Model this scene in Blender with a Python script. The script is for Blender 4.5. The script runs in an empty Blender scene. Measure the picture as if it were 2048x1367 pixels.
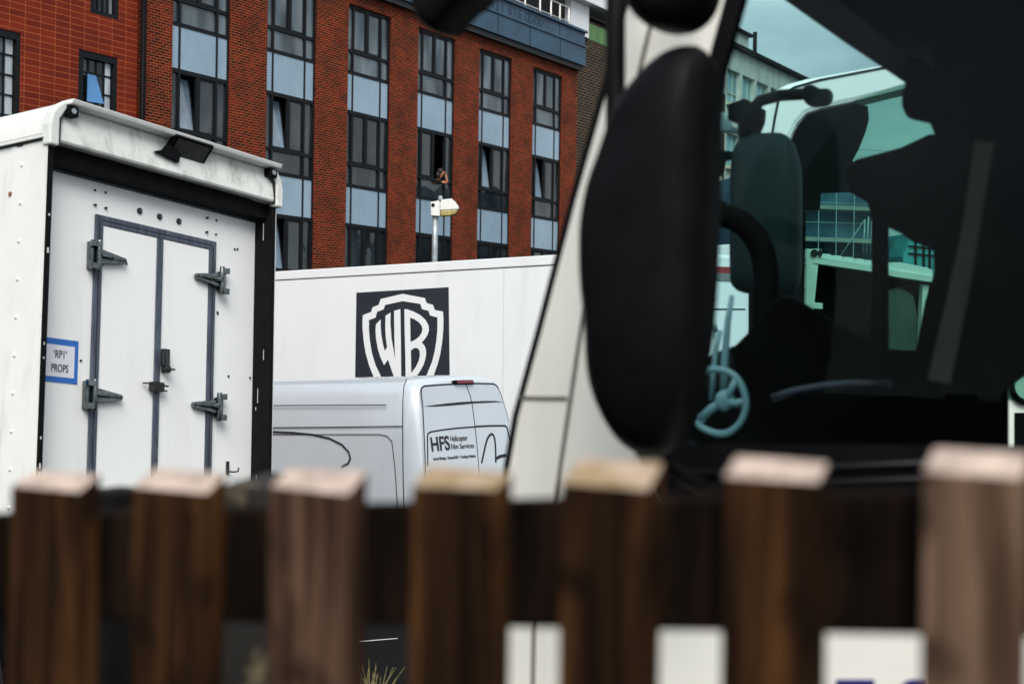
import bpy, bmesh, math, random
from mathutils import Vector, Matrix, geometry
random.seed(7)
D = bpy.data; SC = bpy.context.scene; COL = SC.collection
R = math.radians

# ------------------------------------------------------------------ camera
FPX, CX, CY, CH, PITCH, ROLL = 2844.0, 1024.0, 683.5, 1.75, 0.0035, 0.015
fwd = Vector((0, math.cos(PITCH), math.sin(PITCH)))
_r0 = Vector((1, 0, 0)); _u0 = Vector((0, -math.sin(PITCH), math.cos(PITCH)))
cright = _r0*math.cos(ROLL) + _u0*math.sin(ROLL)
cup = _u0*math.cos(ROLL) - _r0*math.sin(ROLL)
CAM = Vector((0, 0, CH))
cam = D.objects.new('camera', D.cameras.new('camera')); COL.objects.link(cam)
m = Matrix.Identity(4)
for i in range(3):
    m[i][0] = cright[i]; m[i][1] = cup[i]; m[i][2] = -fwd[i]; m[i][3] = CAM[i]
cam.matrix_world = m
cam.data.sensor_width = 36.0; cam.data.lens = FPX*36/2048
cam.data.clip_start = 0.05; cam.data.clip_end = 3000
cam.data.dof.use_dof = True; cam.data.dof.focus_distance = 15.0; cam.data.dof.aperture_fstop = 3.2
SC.camera = cam

# ------------------------------------------------------------------ light
SUN_EL, SUN_AZ = R(46), R(177)
world = D.worlds.new('World'); SC.world = world; world.use_nodes = True
nt = world.node_tree; nt.nodes.clear()
wo = nt.nodes.new('ShaderNodeOutputWorld'); bg = nt.nodes.new('ShaderNodeBackground')
sky = nt.nodes.new('ShaderNodeTexSky'); sky.sky_type = 'NISHITA'; sky.sun_disc = False
sky.sun_elevation = SUN_EL; sky.sun_rotation = SUN_AZ
tc = nt.nodes.new('ShaderNodeTexCoord'); mp = nt.nodes.new('ShaderNodeMapping'); mp.inputs['Scale'].default_value = (1, 1, 2.6)
nz1 = nt.nodes.new('ShaderNodeTexNoise'); nz1.inputs['Scale'].default_value = 2.6; nz1.inputs['Detail'].default_value = 7; nz1.inputs['Roughness'].default_value = .55
rmp = nt.nodes.new('ShaderNodeValToRGB')
rmp.color_ramp.elements[0].position = .36; rmp.color_ramp.elements[0].color = (2.1, 2.5, 2.8, 1)
rmp.color_ramp.elements[1].position = .66; rmp.color_ramp.elements[1].color = (8.2, 8.5, 8.7, 1)
mx = nt.nodes.new('ShaderNodeMix'); mx.data_type = 'RGBA'; mx.inputs[0].default_value = .82
nt.links.new(tc.outputs['Generated'], mp.inputs[0]); nt.links.new(mp.outputs[0], nz1.inputs['Vector'])
nt.links.new(nz1.outputs['Fac'], rmp.inputs[0])
nt.links.new(sky.outputs[0], mx.inputs[6]); nt.links.new(rmp.outputs[0], mx.inputs[7])
nt.links.new(mx.outputs[2], bg.inputs[0]); nt.links.new(bg.outputs[0], wo.inputs[0])
bg.inputs[1].default_value = .10
sl = D.lights.new('sun', 'SUN'); sl.energy = 2.4; sl.angle = R(38); sl.color = (1, .965, .91)
so = D.objects.new('sun', sl); COL.objects.link(so)
sdir = Vector((math.sin(SUN_AZ)*math.cos(SUN_EL), math.cos(SUN_AZ)*math.cos(SUN_EL), math.sin(SUN_EL)))
so.rotation_euler = (-sdir).to_track_quat('-Z', 'Y').to_euler(); so.location = (0, 0, 30)
SC.view_settings.view_transform = 'Standard'; SC.view_settings.look = 'None'
SC.view_settings.exposure = 0.58; SC.view_settings.gamma = 1
SC.cycles.max_bounces = 8; SC.cycles.transparent_max_bounces = 24
SC.cycles.use_denoising = True

# ------------------------------------------------------------------ projection helpers
def ray(x, y): return fwd + cright*((x-CX)/FPX) + cup*((CY-y)/FPX)
def W(x, y, d): return CAM + ray(x, y)*d
class Fr:
    """a local plane: origin O, u to the right, v up, n towards the viewer"""
    def __init__(s, O, u, v):
        s.O = Vector(O); s.u = Vector(u).normalized()
        v = Vector(v); s.v = (v - s.u*v.dot(s.u)).normalized(); s.n = s.u.cross(s.v)
    def px(s, x, y, k=0.0):
        r = ray(x, y); t = (s.O + s.n*k - CAM).dot(s.n)/r.dot(s.n)
        p = CAM + r*t - s.O
        return (p.dot(s.u), p.dot(s.v))
    def pts(s, l, k=0.0): return [s.px(x, y, k) for x, y in l]
    def at(s, a, b, k=0.0): return s.O + s.u*a + s.v*b + s.n*k
    def moved(s, k): return Fr(s.at(0, 0, k), s.u, s.v)

# ------------------------------------------------------------------ materials
MATS = {}
def mat(name, col, rough=.5, metal=0.0, var=0.0, scale=4.0, stretch=(1, 1, 1), bump=0.0, ior=1.5, spec=.5,
        col2=None, lo=.35, hi=.65, dirt=None, dirt_scale=2.0, dirt_amt=.0, dirt_stretch=(1, 1, .15), coat=0, bdist=.01, detail=6):
    if name in MATS: return MATS[name]
    M = D.materials.new(name); M.use_nodes = True; t = M.node_tree; N = t.nodes; L = t.links
    b = N['Principled BSDF']
    b.inputs['Roughness'].default_value = rough; b.inputs['Metallic'].default_value = metal
    b.inputs['IOR'].default_value = ior; b.inputs['Specular IOR Level'].default_value = spec
    b.inputs['Coat Weight'].default_value = coat
    b.inputs['Base Color'].default_value = (*col, 1)
    out = None
    if var or col2 or dirt or bump:
        c = N.new('ShaderNodeTexCoord'); mpn = N.new('ShaderNodeMapping'); mpn.inputs['Scale'].default_value = stretch
        L.new(c.outputs['Object'], mpn.inputs[0])
        n = N.new('ShaderNodeTexNoise'); n.inputs['Scale'].default_value = scale; n.inputs['Detail'].default_value = detail; n.inputs['Roughness'].default_value = .6
        L.new(mpn.outputs[0], n.inputs['Vector'])
        r = N.new('ShaderNodeValToRGB'); e = r.color_ramp.elements
        e[0].position = lo; e[1].position = hi
        if col2: e[0].color = (*col, 1); e[1].color = (*col2, 1)
        else:
            e[0].color = (*[x*(1-var) for x in col], 1); e[1].color = (*[min(1, x*(1+var)) for x in col], 1)
        L.new(n.outputs['Fac'], r.inputs[0]); out = r.outputs[0]
        if dirt:
            m2 = N.new('ShaderNodeMapping'); m2.inputs['Scale'].default_value = dirt_stretch
            L.new(c.outputs['Object'], m2.inputs[0])
            n2 = N.new('ShaderNodeTexNoise'); n2.inputs['Scale'].default_value = dirt_scale; n2.inputs['Detail'].default_value = 8; n2.inputs['Roughness'].default_value = .7
            L.new(m2.outputs[0], n2.inputs['Vector'])
            r2 = N.new('ShaderNodeValToRGB'); r2.color_ramp.elements[0].position = .52; r2.color_ramp.elements[1].position = .78
            r2.color_ramp.elements[0].color = (0, 0, 0, 1); r2.color_ramp.elements[1].color = (dirt_amt,)*3 + (1,)
            L.new(n2.outputs['Fac'], r2.inputs[0])
            mm = N.new('ShaderNodeMix'); mm.data_type = 'RGBA'; mm.inputs[7].default_value = (*dirt, 1)
            L.new(r2.outputs[0], mm.inputs[0]); L.new(out, mm.inputs[6]); out = mm.outputs[2]
        L.new(out, b.inputs['Base Color'])
        if bump:
            bn = N.new('ShaderNodeBump'); bn.inputs['Strength'].default_value = bump; bn.inputs['Distance'].default_value = bdist
            L.new(n.outputs['Fac'], bn.inputs['Height']); L.new(bn.outputs[0], b.inputs['Normal'])
    MATS[name] = M; return M

def brick_mat(name, c1, c2, mortar, bw, bh, ms, offset=.5, stain=(.02, .01, .008), stain_amt=.5, bias=0.0, patch=None):
    M = D.materials.new(name); M.use_nodes = True; t = M.node_tree; N = t.nodes; L = t.links
    b = N['Principled BSDF']; b.inputs['Roughness'].default_value = .85; b.inputs['Specular IOR Level'].default_value = .25
    uv = N.new('ShaderNodeUVMap'); uv.uv_map = 'uv'
    k = N.new('ShaderNodeTexBrick'); k.offset = offset
    for nme, v in (('Scale', 1.0), ('Mortar Size', ms), ('Mortar Smooth', .2), ('Bias', bias), ('Brick Width', bw), ('Row Height', bh)):
        k.inputs[nme].default_value = v
    k.inputs['Color1'].default_value = (*c1, 1); k.inputs['Color2'].default_value = (*c2, 1); k.inputs['Mortar'].default_value = (*mortar, 1)
    L.new(uv.outputs[0], k.inputs['Vector'])
    n = N.new('ShaderNodeTexNoise'); n.inputs['Scale'].default_value = 1.3; n.inputs['Detail'].default_value = 8; n.inputs['Roughness'].default_value = .7
    L.new(uv.outputs[0], n.inputs['Vector'])
    r = N.new('ShaderNodeValToRGB'); r.color_ramp.elements[0].position = .42; r.color_ramp.elements[1].position = .75
    r.color_ramp.elements[0].color = (0, 0, 0, 1); r.color_ramp.elements[1].color = (stain_amt,)*3 + (1,)
    L.new(n.outputs['Fac'], r.inputs[0])
    mm = N.new('ShaderNodeMix'); mm.data_type = 'RGBA'; mm.inputs[7].default_value = (*stain, 1)
    L.new(r.outputs[0], mm.inputs[0]); L.new(k.outputs['Color'], mm.inputs[6]); L.new(mm.outputs[2], b.inputs['Base Color'])
    bn = N.new('ShaderNodeBump'); bn.inputs['Strength'].default_value = .5; bn.inputs['Distance'].default_value = .006; bn.invert = True
    L.new(k.outputs['Fac'], bn.inputs['Height']); L.new(bn.outputs[0], b.inputs['Normal'])
    MATS[name] = M; return M

def glass_mat(name, tint, refl=.06):
    M = D.materials.new(name); M.use_nodes = True; t = M.node_tree; N = t.nodes; L = t.links
    N.remove(N['Principled BSDF']); o = N['Material Output']
    tr = N.new('ShaderNodeBsdfTransparent'); tr.inputs[0].default_value = (*tint, 1)
    gl = N.new('ShaderNodeBsdfGlossy'); gl.inputs['Roughness'].default_value = .02; gl.inputs[0].default_value = (.9, .95, 1, 1)
    mx = N.new('ShaderNodeMixShader'); mx.inputs[0].default_value = refl
    L.new(tr.outputs[0], mx.inputs[1]); L.new(gl.outputs[0], mx.inputs[2]); L.new(mx.outputs[0], o.inputs[0])
    MATS[name] = M; return M

def wood_mat(name, c1, c2, c3):
    M = D.materials.new(name); M.use_nodes = True; t = M.node_tree; N = t.nodes; L = t.links
    b = N['Principled BSDF']; b.inputs['Roughness'].default_value = .9; b.inputs['Specular IOR Level'].default_value = .06
    c = N.new('ShaderNodeTexCoord'); oi = N.new('ShaderNodeObjectInfo')
    mp = N.new('ShaderNodeMapping'); mp.inputs['Scale'].default_value = (22, 22, 1.9); L.new(c.outputs['Object'], mp.inputs[0])
    n = N.new('ShaderNodeTexNoise'); n.noise_dimensions = '4D'; n.inputs['Scale'].default_value = 1.6; n.inputs['Detail'].default_value = 8; n.inputs['Distortion'].default_value = .8
    ml = N.new('ShaderNodeMath'); ml.operation = 'MULTIPLY'; ml.inputs[1].default_value = 40; L.new(oi.outputs['Random'], ml.inputs[0])
    L.new(ml.outputs[0], n.inputs['W'])
    L.new(mp.outputs[0], n.inputs['Vector'])
    r = N.new('ShaderNodeValToRGB'); e = r.color_ramp.elements
    e[0].position = .34; e[0].color = (*c1, 1); e[1].position = .66; e[1].color = (*c3, 1)
    x = e.new(.5); x.color = (*c2, 1)
    L.new(n.outputs['Fac'], r.inputs[0])
    m2 = N.new('ShaderNodeMapping'); m2.inputs['Scale'].default_value = (15, 15, 9); L.new(c.outputs['Object'], m2.inputs[0])
    n2 = N.new('ShaderNodeTexNoise'); n2.noise_dimensions = '4D'; n2.inputs['Scale'].default_value = 1.4; n2.inputs['Detail'].default_value = 5
    L.new(ml.outputs[0], n2.inputs['W']); L.new(m2.outputs[0], n2.inputs['Vector'])
    r2 = N.new('ShaderNodeValToRGB'); r2.color_ramp.elements[0].position = .54; r2.color_ramp.elements[1].position = .66
    r2.color_ramp.elements[0].color = (0, 0, 0, 1); r2.color_ramp.elements[1].color = (.75,)*3+(1,)
    L.new(n2.outputs['Fac'], r2.inputs[0])
    mm = N.new('ShaderNodeMix'); mm.data_type = 'RGBA'; mm.inputs[7].default_value = (*[q*.45 for q in c1], 1)
    L.new(r2.outputs[0], mm.inputs[0]); L.new(r.outputs[0], mm.inputs[6]); L.new(mm.outputs[2], b.inputs['Base Color'])
    bn = N.new('ShaderNodeBump'); bn.inputs['Strength'].default_value = .5; bn.inputs['Distance'].default_value = .004
    L.new(n.outputs['Fac'], bn.inputs['Height']); L.new(bn.outputs[0], b.inputs['Normal'])
    MATS[name] = M; return M

WHITE_BOX = mat('aged_white_paint', (.80, .81, .78), .45, var=.03, scale=3, dirt=(.30, .30, .24), dirt_scale=5, dirt_amt=.45, bump=.02)
WHITE_PANEL = mat('door_white_paint', (.87, .88, .865), .38, var=.01, scale=2, dirt=(.55, .54, .48), dirt_scale=4, dirt_amt=.22)
WHITE_DIRTY = mat('grimy_white_paint', (.72, .74, .70), .5, var=.08, scale=3, dirt=(.13, .13, .10), dirt_scale=4, dirt_amt=.7, dirt_stretch=(1.4, 1.4, .8))
WHITE_TRAILER = mat('trailer_white', (.80, .82, .83), .35, var=.02, scale=.8, dirt=(.55, .57, .57), dirt_scale=1.5, dirt_amt=.35)
WHITE_CAB = mat('cab_white_paint', (.84, .825, .755), .3, var=.03, scale=2, dirt=(.45, .42, .34), dirt_scale=3, dirt_amt=.3, coat=.3)
SILVER_WHITE = mat('van_paint', (.62, .675, .73), .24, metal=.25, var=.02, scale=2, coat=.25, dirt=(.5, .52, .54), dirt_scale=3, dirt_amt=.25)
BLACK = mat('black_rubber', (.005, .005, .0055), .75, var=.3, scale=8, spec=.1)
BLACK_PLASTIC = mat('black_plastic', (.0035, .0035, .0045), .5, var=.3, scale=12, spec=.08, bump=.02)
BLACK_IN = mat('cab_trim_black', (.003, .0035, .0038), .85, var=.3, scale=6, spec=.04)
STEEL_DK = mat('door_edge_steel', (.075, .09, .125), .45, metal=.3, var=.35, scale=30, stretch=(1, 1, .1), dirt=(.25, .27, .3), dirt_scale=22, dirt_amt=.5)
CHROME = mat('worn_chrome', (.15, .17, .17), .2, metal=1, var=.3, scale=30)
DARK_MET = mat('dark_metal', (.05, .052, .055), .4, metal=.7, var=.3, scale=30)
HOLE = mat('bolt_dark', (.012, .012, .013), .6)
PAPER = mat('paper_white', (.74, .74, .80), .7, var=.03, scale=9)
BLUE_TAPE = mat('blue_tape', (.02, .14, .50), .5, var=.08, scale=9)
INK = mat('ink_dark', (.018, .018, .028), .6)
LOGO_DK = mat('emblem_charcoal', (.018, .024, .034), .45, var=.12, scale=2, stretch=(.2, .2, 6))
DECAL = mat('decal_black', (.014, .016, .02), .5)
RED_LENS = mat('red_lens', (.20, .006, .018), .2, coat=.5)
SEAM_SHADE = mat('panel_gap', (.012, .014, .018), .8)  # for real gaps, also for shade lines painted on van doors and gutter
BLUE_CLAD = mat('blue_cladding', (.032, .082, .135), .45, var=.22, scale=1.2, dirt=(.012, .03, .05), dirt_scale=2.2, dirt_amt=.6, metal=.1)
BLUE_LETTER = mat('weathered_letters', (.014, .036, .062), .6)
SPANDREL = mat('pale_blue_glass', (.275, .385, .48), .16, var=.10, scale=.55, dirt=(.10, .17, .24), dirt_scale=1.2, dirt_amt=.35, dirt_stretch=(1, 1, .5))
PANE = mat('window_glass', (.007, .010, .013), .04, ior=1.6, col2=(.040, .052, .060), scale=.8, lo=.4, hi=.7, spec=.5, stretch=(1, 1, .6), bump=.6, bdist=.14, detail=1.2)
PANE_MID = mat('window_glass_blinds', (.025, .036, .046), .06, ior=1.7, col2=(.17, .21, .24), scale=.8, lo=.36, hi=.68, spec=.5, stretch=(1.6, 1.6, .6), bump=.5, bdist=.12, detail=1.2)
PANE_LIT = mat('window_glass_curtain', (.36, .40, .43), .12, var=.5, scale=1.6, stretch=(2, 2, .3))
SASH_BLUE = mat('blue_reflecting_glass', (.16, .22, .28), .05, ior=1.8, var=.3, scale=1)
FRAME = mat('window_frame_dark', (.0065, .008, .010), .55, var=.2, scale=5, spec=.2)
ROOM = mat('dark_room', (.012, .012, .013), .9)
BRICK = brick_mat('red_brick', (.165, .0145, .0045), (.014, .0035, .003), (.40, .095, .028), .20, .070, .0085, stain=(.030, .005, .003), stain_amt=.75, bias=.12)
TILE = brick_mat('orange_tile', (.215, .021, .0055), (.135, .013, .004), (.40, .095, .028), .42, .145, .009, offset=0, stain=(.08, .009, .004), stain_amt=.5)
BROWN = brick_mat('brown_brick', (.016, .010, .008), (.008, .006, .0055), (.26, .19, .12), .36, .125, .011, stain=(.012, .009, .008), stain_amt=.7)
CONC = mat('pale_concrete', (.50, .52, .47), .8, var=.12, scale=1.5, dirt=(.10, .10, .08), dirt_scale=1.6, dirt_amt=.6)
CREAM = mat('cream_render', (.60, .55, .40), .8, var=.08, scale=2)
GREEN = mat('green_cladding', (.10, .23, .07), .5, var=.3, scale=8, stretch=(1, 1, .1))
GALV = mat('galvanised_steel', (.36, .41, .43), .5, metal=.5, var=.2, scale=6, dirt=(.18, .20, .2), dirt_scale=10, dirt_amt=.5)
LAMP_WHITE = mat('lamp_housing', (.74, .74, .70), .5, var=.08, scale=9, dirt=(.25, .22, .14), dirt_scale=9, dirt_amt=.6)
LAMP_LENS = mat('yellowed_lens', (.34, .28, .09), .25, var=.35, scale=14)
WOOD_DARK = wood_mat('stained_wood', (.006, .0028, .0012), (.024, .0105, .0045), (.075, .032, .011))
WOOD_MID = wood_mat('brown_wood', (.018, .009, .0055), (.050, .026, .017), (.125, .070, .044))
WOOD_PALE = wood_mat('weathered_wood', (.055, .031, .019), (.125, .076, .050), (.21, .135, .092))
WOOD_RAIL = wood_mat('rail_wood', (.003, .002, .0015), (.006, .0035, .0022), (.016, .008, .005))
ENDGRAIN = mat('pale_end_grain', (.44, .34, .285), .7, var=.35, scale=38, dirt=(.30, .23, .14), dirt_scale=26, dirt_amt=.5, dirt_stretch=(1, 1, 1))
ENDMOSS = mat('mossy_end_grain', (.40, .30, .22), .8, col2=(.24, .165, .075), scale=26, lo=.4, hi=.66)
LICHEN = mat('lichen_wood', (.010, .008, .006), .9, col2=(.26, .20, .11), scale=16, lo=.56, hi=.78, bump=.3)
TARMAC = mat('tarmac', (.005, .005, .0053), .9, var=.4, scale=22, bump=.3, spec=.06)
TYRE = mat('tyre_rubber', (.012, .012, .012), .8)
RIM = mat('wheel_steel', (.30, .31, .32), .45, metal=.6)
SKIN = mat('skin', (.55, .23, .12), .5)
HAIR = mat('hair_black', (.012, .009, .008), .6)
SHIRT = mat('shirt_black', (.014, .014, .017), .8)
TINT = glass_mat('tinted_cab_glass', (.90, .96, .95), .004)
TINT_FAR = glass_mat('tinted_far_glass', (.44, .66, .60), .004)
TINT_SCREEN = glass_mat('tinted_screen_glass', (.76, .88, .875), .004)
TEAL_LIT_TRIM = mat('teal_lit_plastic', (.10, .24, .275), .5)  # grey plastic; teal light through the glass put into its colour
STRAP = mat('belt_webbing', (.026, .023, .020), .8, var=.2, scale=20)
GREEN_DK = mat('dark_liner', (.05, .07, .062), .7, var=.4, scale=2)
ORANGE_RED = mat('dark_red_band', (.25, .02, .025), .4)
NAVY = mat('navy_letters', (.022, .014, .16), .5)
SCAF = mat('scaffold_tube', (.42, .52, .58), .5, metal=.3)
SCAF_NET = mat('blue_sheeting', (.030, .085, .145), .7, col2=(.11, .23, .33), scale=.5, lo=.42, hi=.66)
LEAF = mat('dry_grass', (.10, .11, .03), .7, col2=(.30, .22, .09), scale=30)

# ------------------------------------------------------------------ object helpers
def tag(o, label=None, cat=None, group=None, kind=None):
    if label: o['label'] = label
    if cat: o['category'] = cat
    if group: o['group'] = group
    if kind: o['kind'] = kind
    return o
def thing(name, loc, label, cat, group=None):
    o = D.objects.new(name, None); COL.objects.link(o); o.location = loc; o.empty_display_size = .2
    return tag(o, label, cat, group)
def root_loc(p):
    v = Vector((0, 0, 0))
    while p is not None: v += Vector(p.location); p = p.parent
    return v

class MB:
    """collects shapes given in world coordinates; build() links them as one mesh object"""
    def __init__(s): s.bm = bmesh.new(); s.mi = 0
    def face(s, pts):
        try:
            f = s.bm.faces.new([s.bm.verts.new(p) for p in pts]); f.material_index = s.mi; return f
        except ValueError: return None
    def prism(s, pts, ext):
        ext = Vector(ext); pts = [Vector(p) for p in pts]
        a = [s.bm.verts.new(p) for p in pts]; b = [s.bm.verts.new(p+ext) for p in pts]; n = len(pts)
        fs = [s.bm.faces.new(a), s.bm.faces.new(b[::-1])]
        for i in range(n): fs.append(s.bm.faces.new((a[i], b[i], b[(i+1) % n], a[(i+1) % n])))
        for f in fs: f.material_index = s.mi
        return fs
    def plate(s, fr, pts, k0, k1):
        """polygon in frame coordinates between offsets k0 (front) and k1 (back)"""
        return s.prism([fr.at(a, b, k0) for a, b in pts], fr.n*(k1-k0))
    def ppx(s, fr, pix, k0, k1): return s.plate(fr, fr.pts(pix, k0), k0, k1)
    def box(s, fr, a0, a1, b0, b1, k0, k1):
        return s.plate(fr, [(a0, b0), (a1, b0), (a1, b1), (a0, b1)], k0, k1)
    def tube(s, pts, r, seg=10, closed=False, r2=None):
        pts = [Vector(p) for p in pts]; n = len(pts); rings = []
        up = None
        for i, p in enumerate(pts):
            if closed: d = pts[(i+1) % n]-pts[i-1]
            else: d = pts[min(i+1, n-1)]-pts[max(i-1, 0)]
            d.normalize()
            if up is None:
                up = Vector((0, 0, 1)) if abs(d.z) < .9 else Vector((1, 0, 0))
            x = d.cross(up); 
            if x.length < 1e-5: x = d.cross(Vector((0, 1, 0)))
            x.normalize(); y = x.cross(d); y.normalize(); up = y
            rr = r if r2 is None else r + (r2-r)*i/(n-1)
            rings.append([s.bm.verts.new(p + x*math.cos(2*math.pi*j/seg)*rr + y*math.sin(2*math.pi*j/seg)*rr) for j in range(seg)])
        last = n if closed else n-1
        for i in range(last):
            A, B = rings[i], rings[(i+1) % n]
            for j in range(seg):
                f = s.bm.faces.new((A[j], A[(j+1) % seg], B[(j+1) % seg], B[j])); f.material_index = s.mi; f.smooth = True
        if not closed:
            for q in (rings[0], rings[-1][::-1]):
                f = s.bm.faces.new(q); f.material_index = s.mi
    def loft(s, rings, cap0=True, cap1=True, smooth=True):
        vs = [[s.bm.verts.new(p) for p in r] for r in rings]; n = len(vs[0])
        for A, B in zip(vs, vs[1:]):
            for j in range(n):
                f = s.bm.faces.new((A[j], A[(j+1) % n], B[(j+1) % n], B[j])); f.smooth = smooth; f.material_index = s.mi
        for flag, q in ((cap0, vs[0]), (cap1, vs[-1])):
            if flag: f = s.bm.faces.new(q); f.material_index = s.mi; f.smooth = smooth
    def ball(s, c, r, sx=1, sy=1, sz=1):
        m = Matrix.Translation(Vector(c)) @ Matrix.Diagonal((r*sx, r*sy, r*sz, 1))
        g = bmesh.ops.create_icosphere(s.bm, subdivisions=2, radius=1, matrix=m)
        for v in g['verts']:
            for f in v.link_faces: f.smooth = True; f.material_index = s.mi
    def disc(s, fr, a, b, k0, k1, r, seg=14):
        s.plate(fr, [(a+r*math.cos(2*math.pi*i/seg), b+r*math.sin(2*math.pi*i/seg)) for i in range(seg)], k0, k1)
    def build(s, name, mats, parent=None, fr=None, bevel=0, smooth_angle=None, sub=0, seg=2):
        bm = s.bm; bmesh.ops.recalc_face_normals(bm, faces=bm.faces)
        base = root_loc(parent)
        if fr:
            uv = bm.loops.layers.uv.new('uv')
            for f in bm.faces:
                fn = f.normal; c = [abs(fn.dot(fr.u)), abs(fn.dot(fr.v)), abs(fn.dot(fr.n))]
                for l in f.loops:
                    q = l.vert.co - fr.O; a, b, k = q.dot(fr.u), q.dot(fr.v), q.dot(fr.n)
                    l[uv].uv = (a, b) if c[2] >= max(c[0], c[1]) else ((k, b) if c[0] > c[1] else (a, k))
        bmesh.ops.translate(bm, verts=bm.verts, vec=-base)
        me = D.meshes.new(name); bm.to_mesh(me); bm.free()
        if not isinstance(mats, (list, tuple)): mats = [mats]
        for q in mats: me.materials.append(q)
        if smooth_angle:
            for p in me.polygons: p.use_smooth = True
            me.set_sharp_from_angle(angle=R(smooth_angle))
        o = D.objects.new(name, me); COL.objects.link(o); o.parent = parent
        if bevel:
            md = o.modifiers.new('bevel', 'BEVEL'); md.width = bevel; md.segments = seg; md.limit_method = 'ANGLE'; md.angle_limit = R(35)
        if sub:
            md = o.modifiers.new('sub', 'SUBSURF'); md.levels = sub; md.render_levels = sub
        return o

def curve_mesh(splines, depth):
    """flat filled outlines (holes allowed) given as lists of (a,b); returns verts, faces of a plate of that depth"""
    c = D.curves.new('tmp', 'CURVE'); c.dimensions = '2D'; c.fill_mode = 'BOTH'; c.extrude = depth/2
    for pts in splines:
        sp = c.splines.new('POLY'); sp.points.add(len(pts)-1)
        for p, (a, b) in zip(sp.points, pts): p.co = (a, b, 0, 1)
        sp.use_cyclic_u = True
    return obj_mesh(c)
def obj_mesh(c):
    o = D.objects.new('tmp', c); COL.objects.link(o)
    dg = bpy.context.evaluated_depsgraph_get(); dg.update()
    me = D.meshes.new_from_object(o.evaluated_get(dg))
    vs = [tuple(v.co) for v in me.vertices]; fs = [tuple(p.vertices) for p in me.polygons]
    D.objects.remove(o); D.curves.remove(c); D.meshes.remove(me)
    return vs, fs
def add_vf(mb, vf, fn):
    vs, fs = vf; bv = [mb.bm.verts.new(fn(v)) for v in vs]
    for f in fs:
        try:
            q = mb.bm.faces.new([bv[i] for i in f]); q.material_index = mb.mi
        except ValueError: pass
    bmesh.ops.remove_doubles(mb.bm, verts=bv, dist=1e-5)
def holed(mb, fr, outer, holes, k0, k1):
    vf = curve_mesh([outer]+holes, abs(k1-k0)); km = (k0+k1)/2
    add_vf(mb, vf, lambda v: fr.at(v[0], v[1], km+v[2]))
def text(mb, fr, body, a0, a1, b0, b1, k, thick=.003, bold=0.0, shear=0.0):
    c = D.curves.new('tmp', 'FONT'); c.body = body; c.size = 1; c.offset = bold; c.extrude = .01; c.fill_mode = 'BOTH'
    vs, fs = obj_mesh(c)
    x0 = min(v[0] for v in vs); x1 = max(v[0] for v in vs); y0 = min(v[1] for v in vs); y1 = max(v[1] for v in vs)
    sx = (a1-a0)/(x1-x0); sy = (b1-b0)/(y1-y0)
    add_vf(mb, (vs, fs), lambda v: fr.at(a0+(v[0]-x0)*sx + shear*(v[1]-y0)*sy, b0+(v[1]-y0)*sy, k + (thick if v[2] > 0 else 0)))
def ring_rot(cx, cz, r, n=18): return [(cx+r*math.cos(2*math.pi*i/n), cz+r*math.sin(2*math.pi*i/n)) for i in range(n)]
def wheel(parent, c, axis, r=.42, w=.24):
    axis = Vector(axis); axis.z = 0; axis.normalize()
    u = Vector((0, 0, 1)).cross(axis); fr = Fr(c, u, Vector((0, 0, 1)))
    mb = MB(); prof = [(-w/2, r*.6), (-w/2, r*.93), (-w/2+.03, r), (w/2-.03, r), (w/2, r*.93), (w/2, r*.6)]
    mb.loft([[fr.at(rr*math.cos(2*math.pi*i/28), rr*math.sin(2*math.pi*i/28), k) for i in range(28)] for k, rr in prof], False, False)
    whl = mb.build('wheel', TYRE, parent, smooth_angle=40)
    mb = MB(); mb.loft([[fr.at(rr*math.cos(2*math.pi*i/28), rr*math.sin(2*math.pi*i/28), k) for i in range(28)] for k, rr in [(-w*.45, r*.6), (w*.3, r*.6), (w*.2, r*.3), (w*.34, r*.22)]])
    mb.build('rim', RIM, whl, smooth_angle=40)

# ------------------------------------------------------------------ the ground
def gz(y):
    if y < 2.0: return 0.0
    if y < 16: return -.25 - (y-2)/14*.95
    return -1.2
mb = MB(); ys = [-40, 2.0, 2.02, 6, 9, 12, 16, 20, 40, 80, 900]
for i in range(len(ys)-1):
    y0, y1 = ys[i], ys[i+1]
    z0 = 0 if y0 < 2.01 else gz(y0); z1 = 0 if y1 < 2.01 else gz(y1)
    mb.face([(-700, y0, z0), (700, y0, z0), (700, y1, z1), (-700, y1, z1)])
bmesh.ops.remove_doubles(mb.bm, verts=mb.bm.verts, dist=.001)
tag(mb.build('ground', TARMAC), kind='structure')

# ------------------------------------------------------------------ red brick building
u = ray(2770, 716); u.z = 0
BF = Fr(W(693, 448, 41), u, (0, 0, 1))
GZB = -1.2 - BF.O.z
bld = thing('brick_office_building', BF.at(3, GZB, 0), 'long red brick office block with tall dark window strips and blue metal roof band', 'building')
A0, A1, PITCHC, WCOL = -7.9, 13.55, 3.455, 2.07
cols = [-6.99 + PITCHC*i + .02*i for i in range(6)]
HEADS = 6.37
mb = MB()
holes = [[(c, GZB+.6), (c+WCOL, GZB+.6), (c+WCOL, HEADS), (c, HEADS)] for c in cols]
holed(mb, BF, [(A0, GZB), (A1, GZB), (A1, 7.6), (A0, 7.6)], holes, 0, -.4)
mb.build('wall', BRICK, bld, BF)
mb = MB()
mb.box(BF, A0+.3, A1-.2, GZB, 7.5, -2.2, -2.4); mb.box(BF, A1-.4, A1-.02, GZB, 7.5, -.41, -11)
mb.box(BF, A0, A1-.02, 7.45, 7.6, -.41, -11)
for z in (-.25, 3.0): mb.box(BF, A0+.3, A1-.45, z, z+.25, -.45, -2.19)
mb.build('dark_interior', ROOM, bld)
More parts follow.
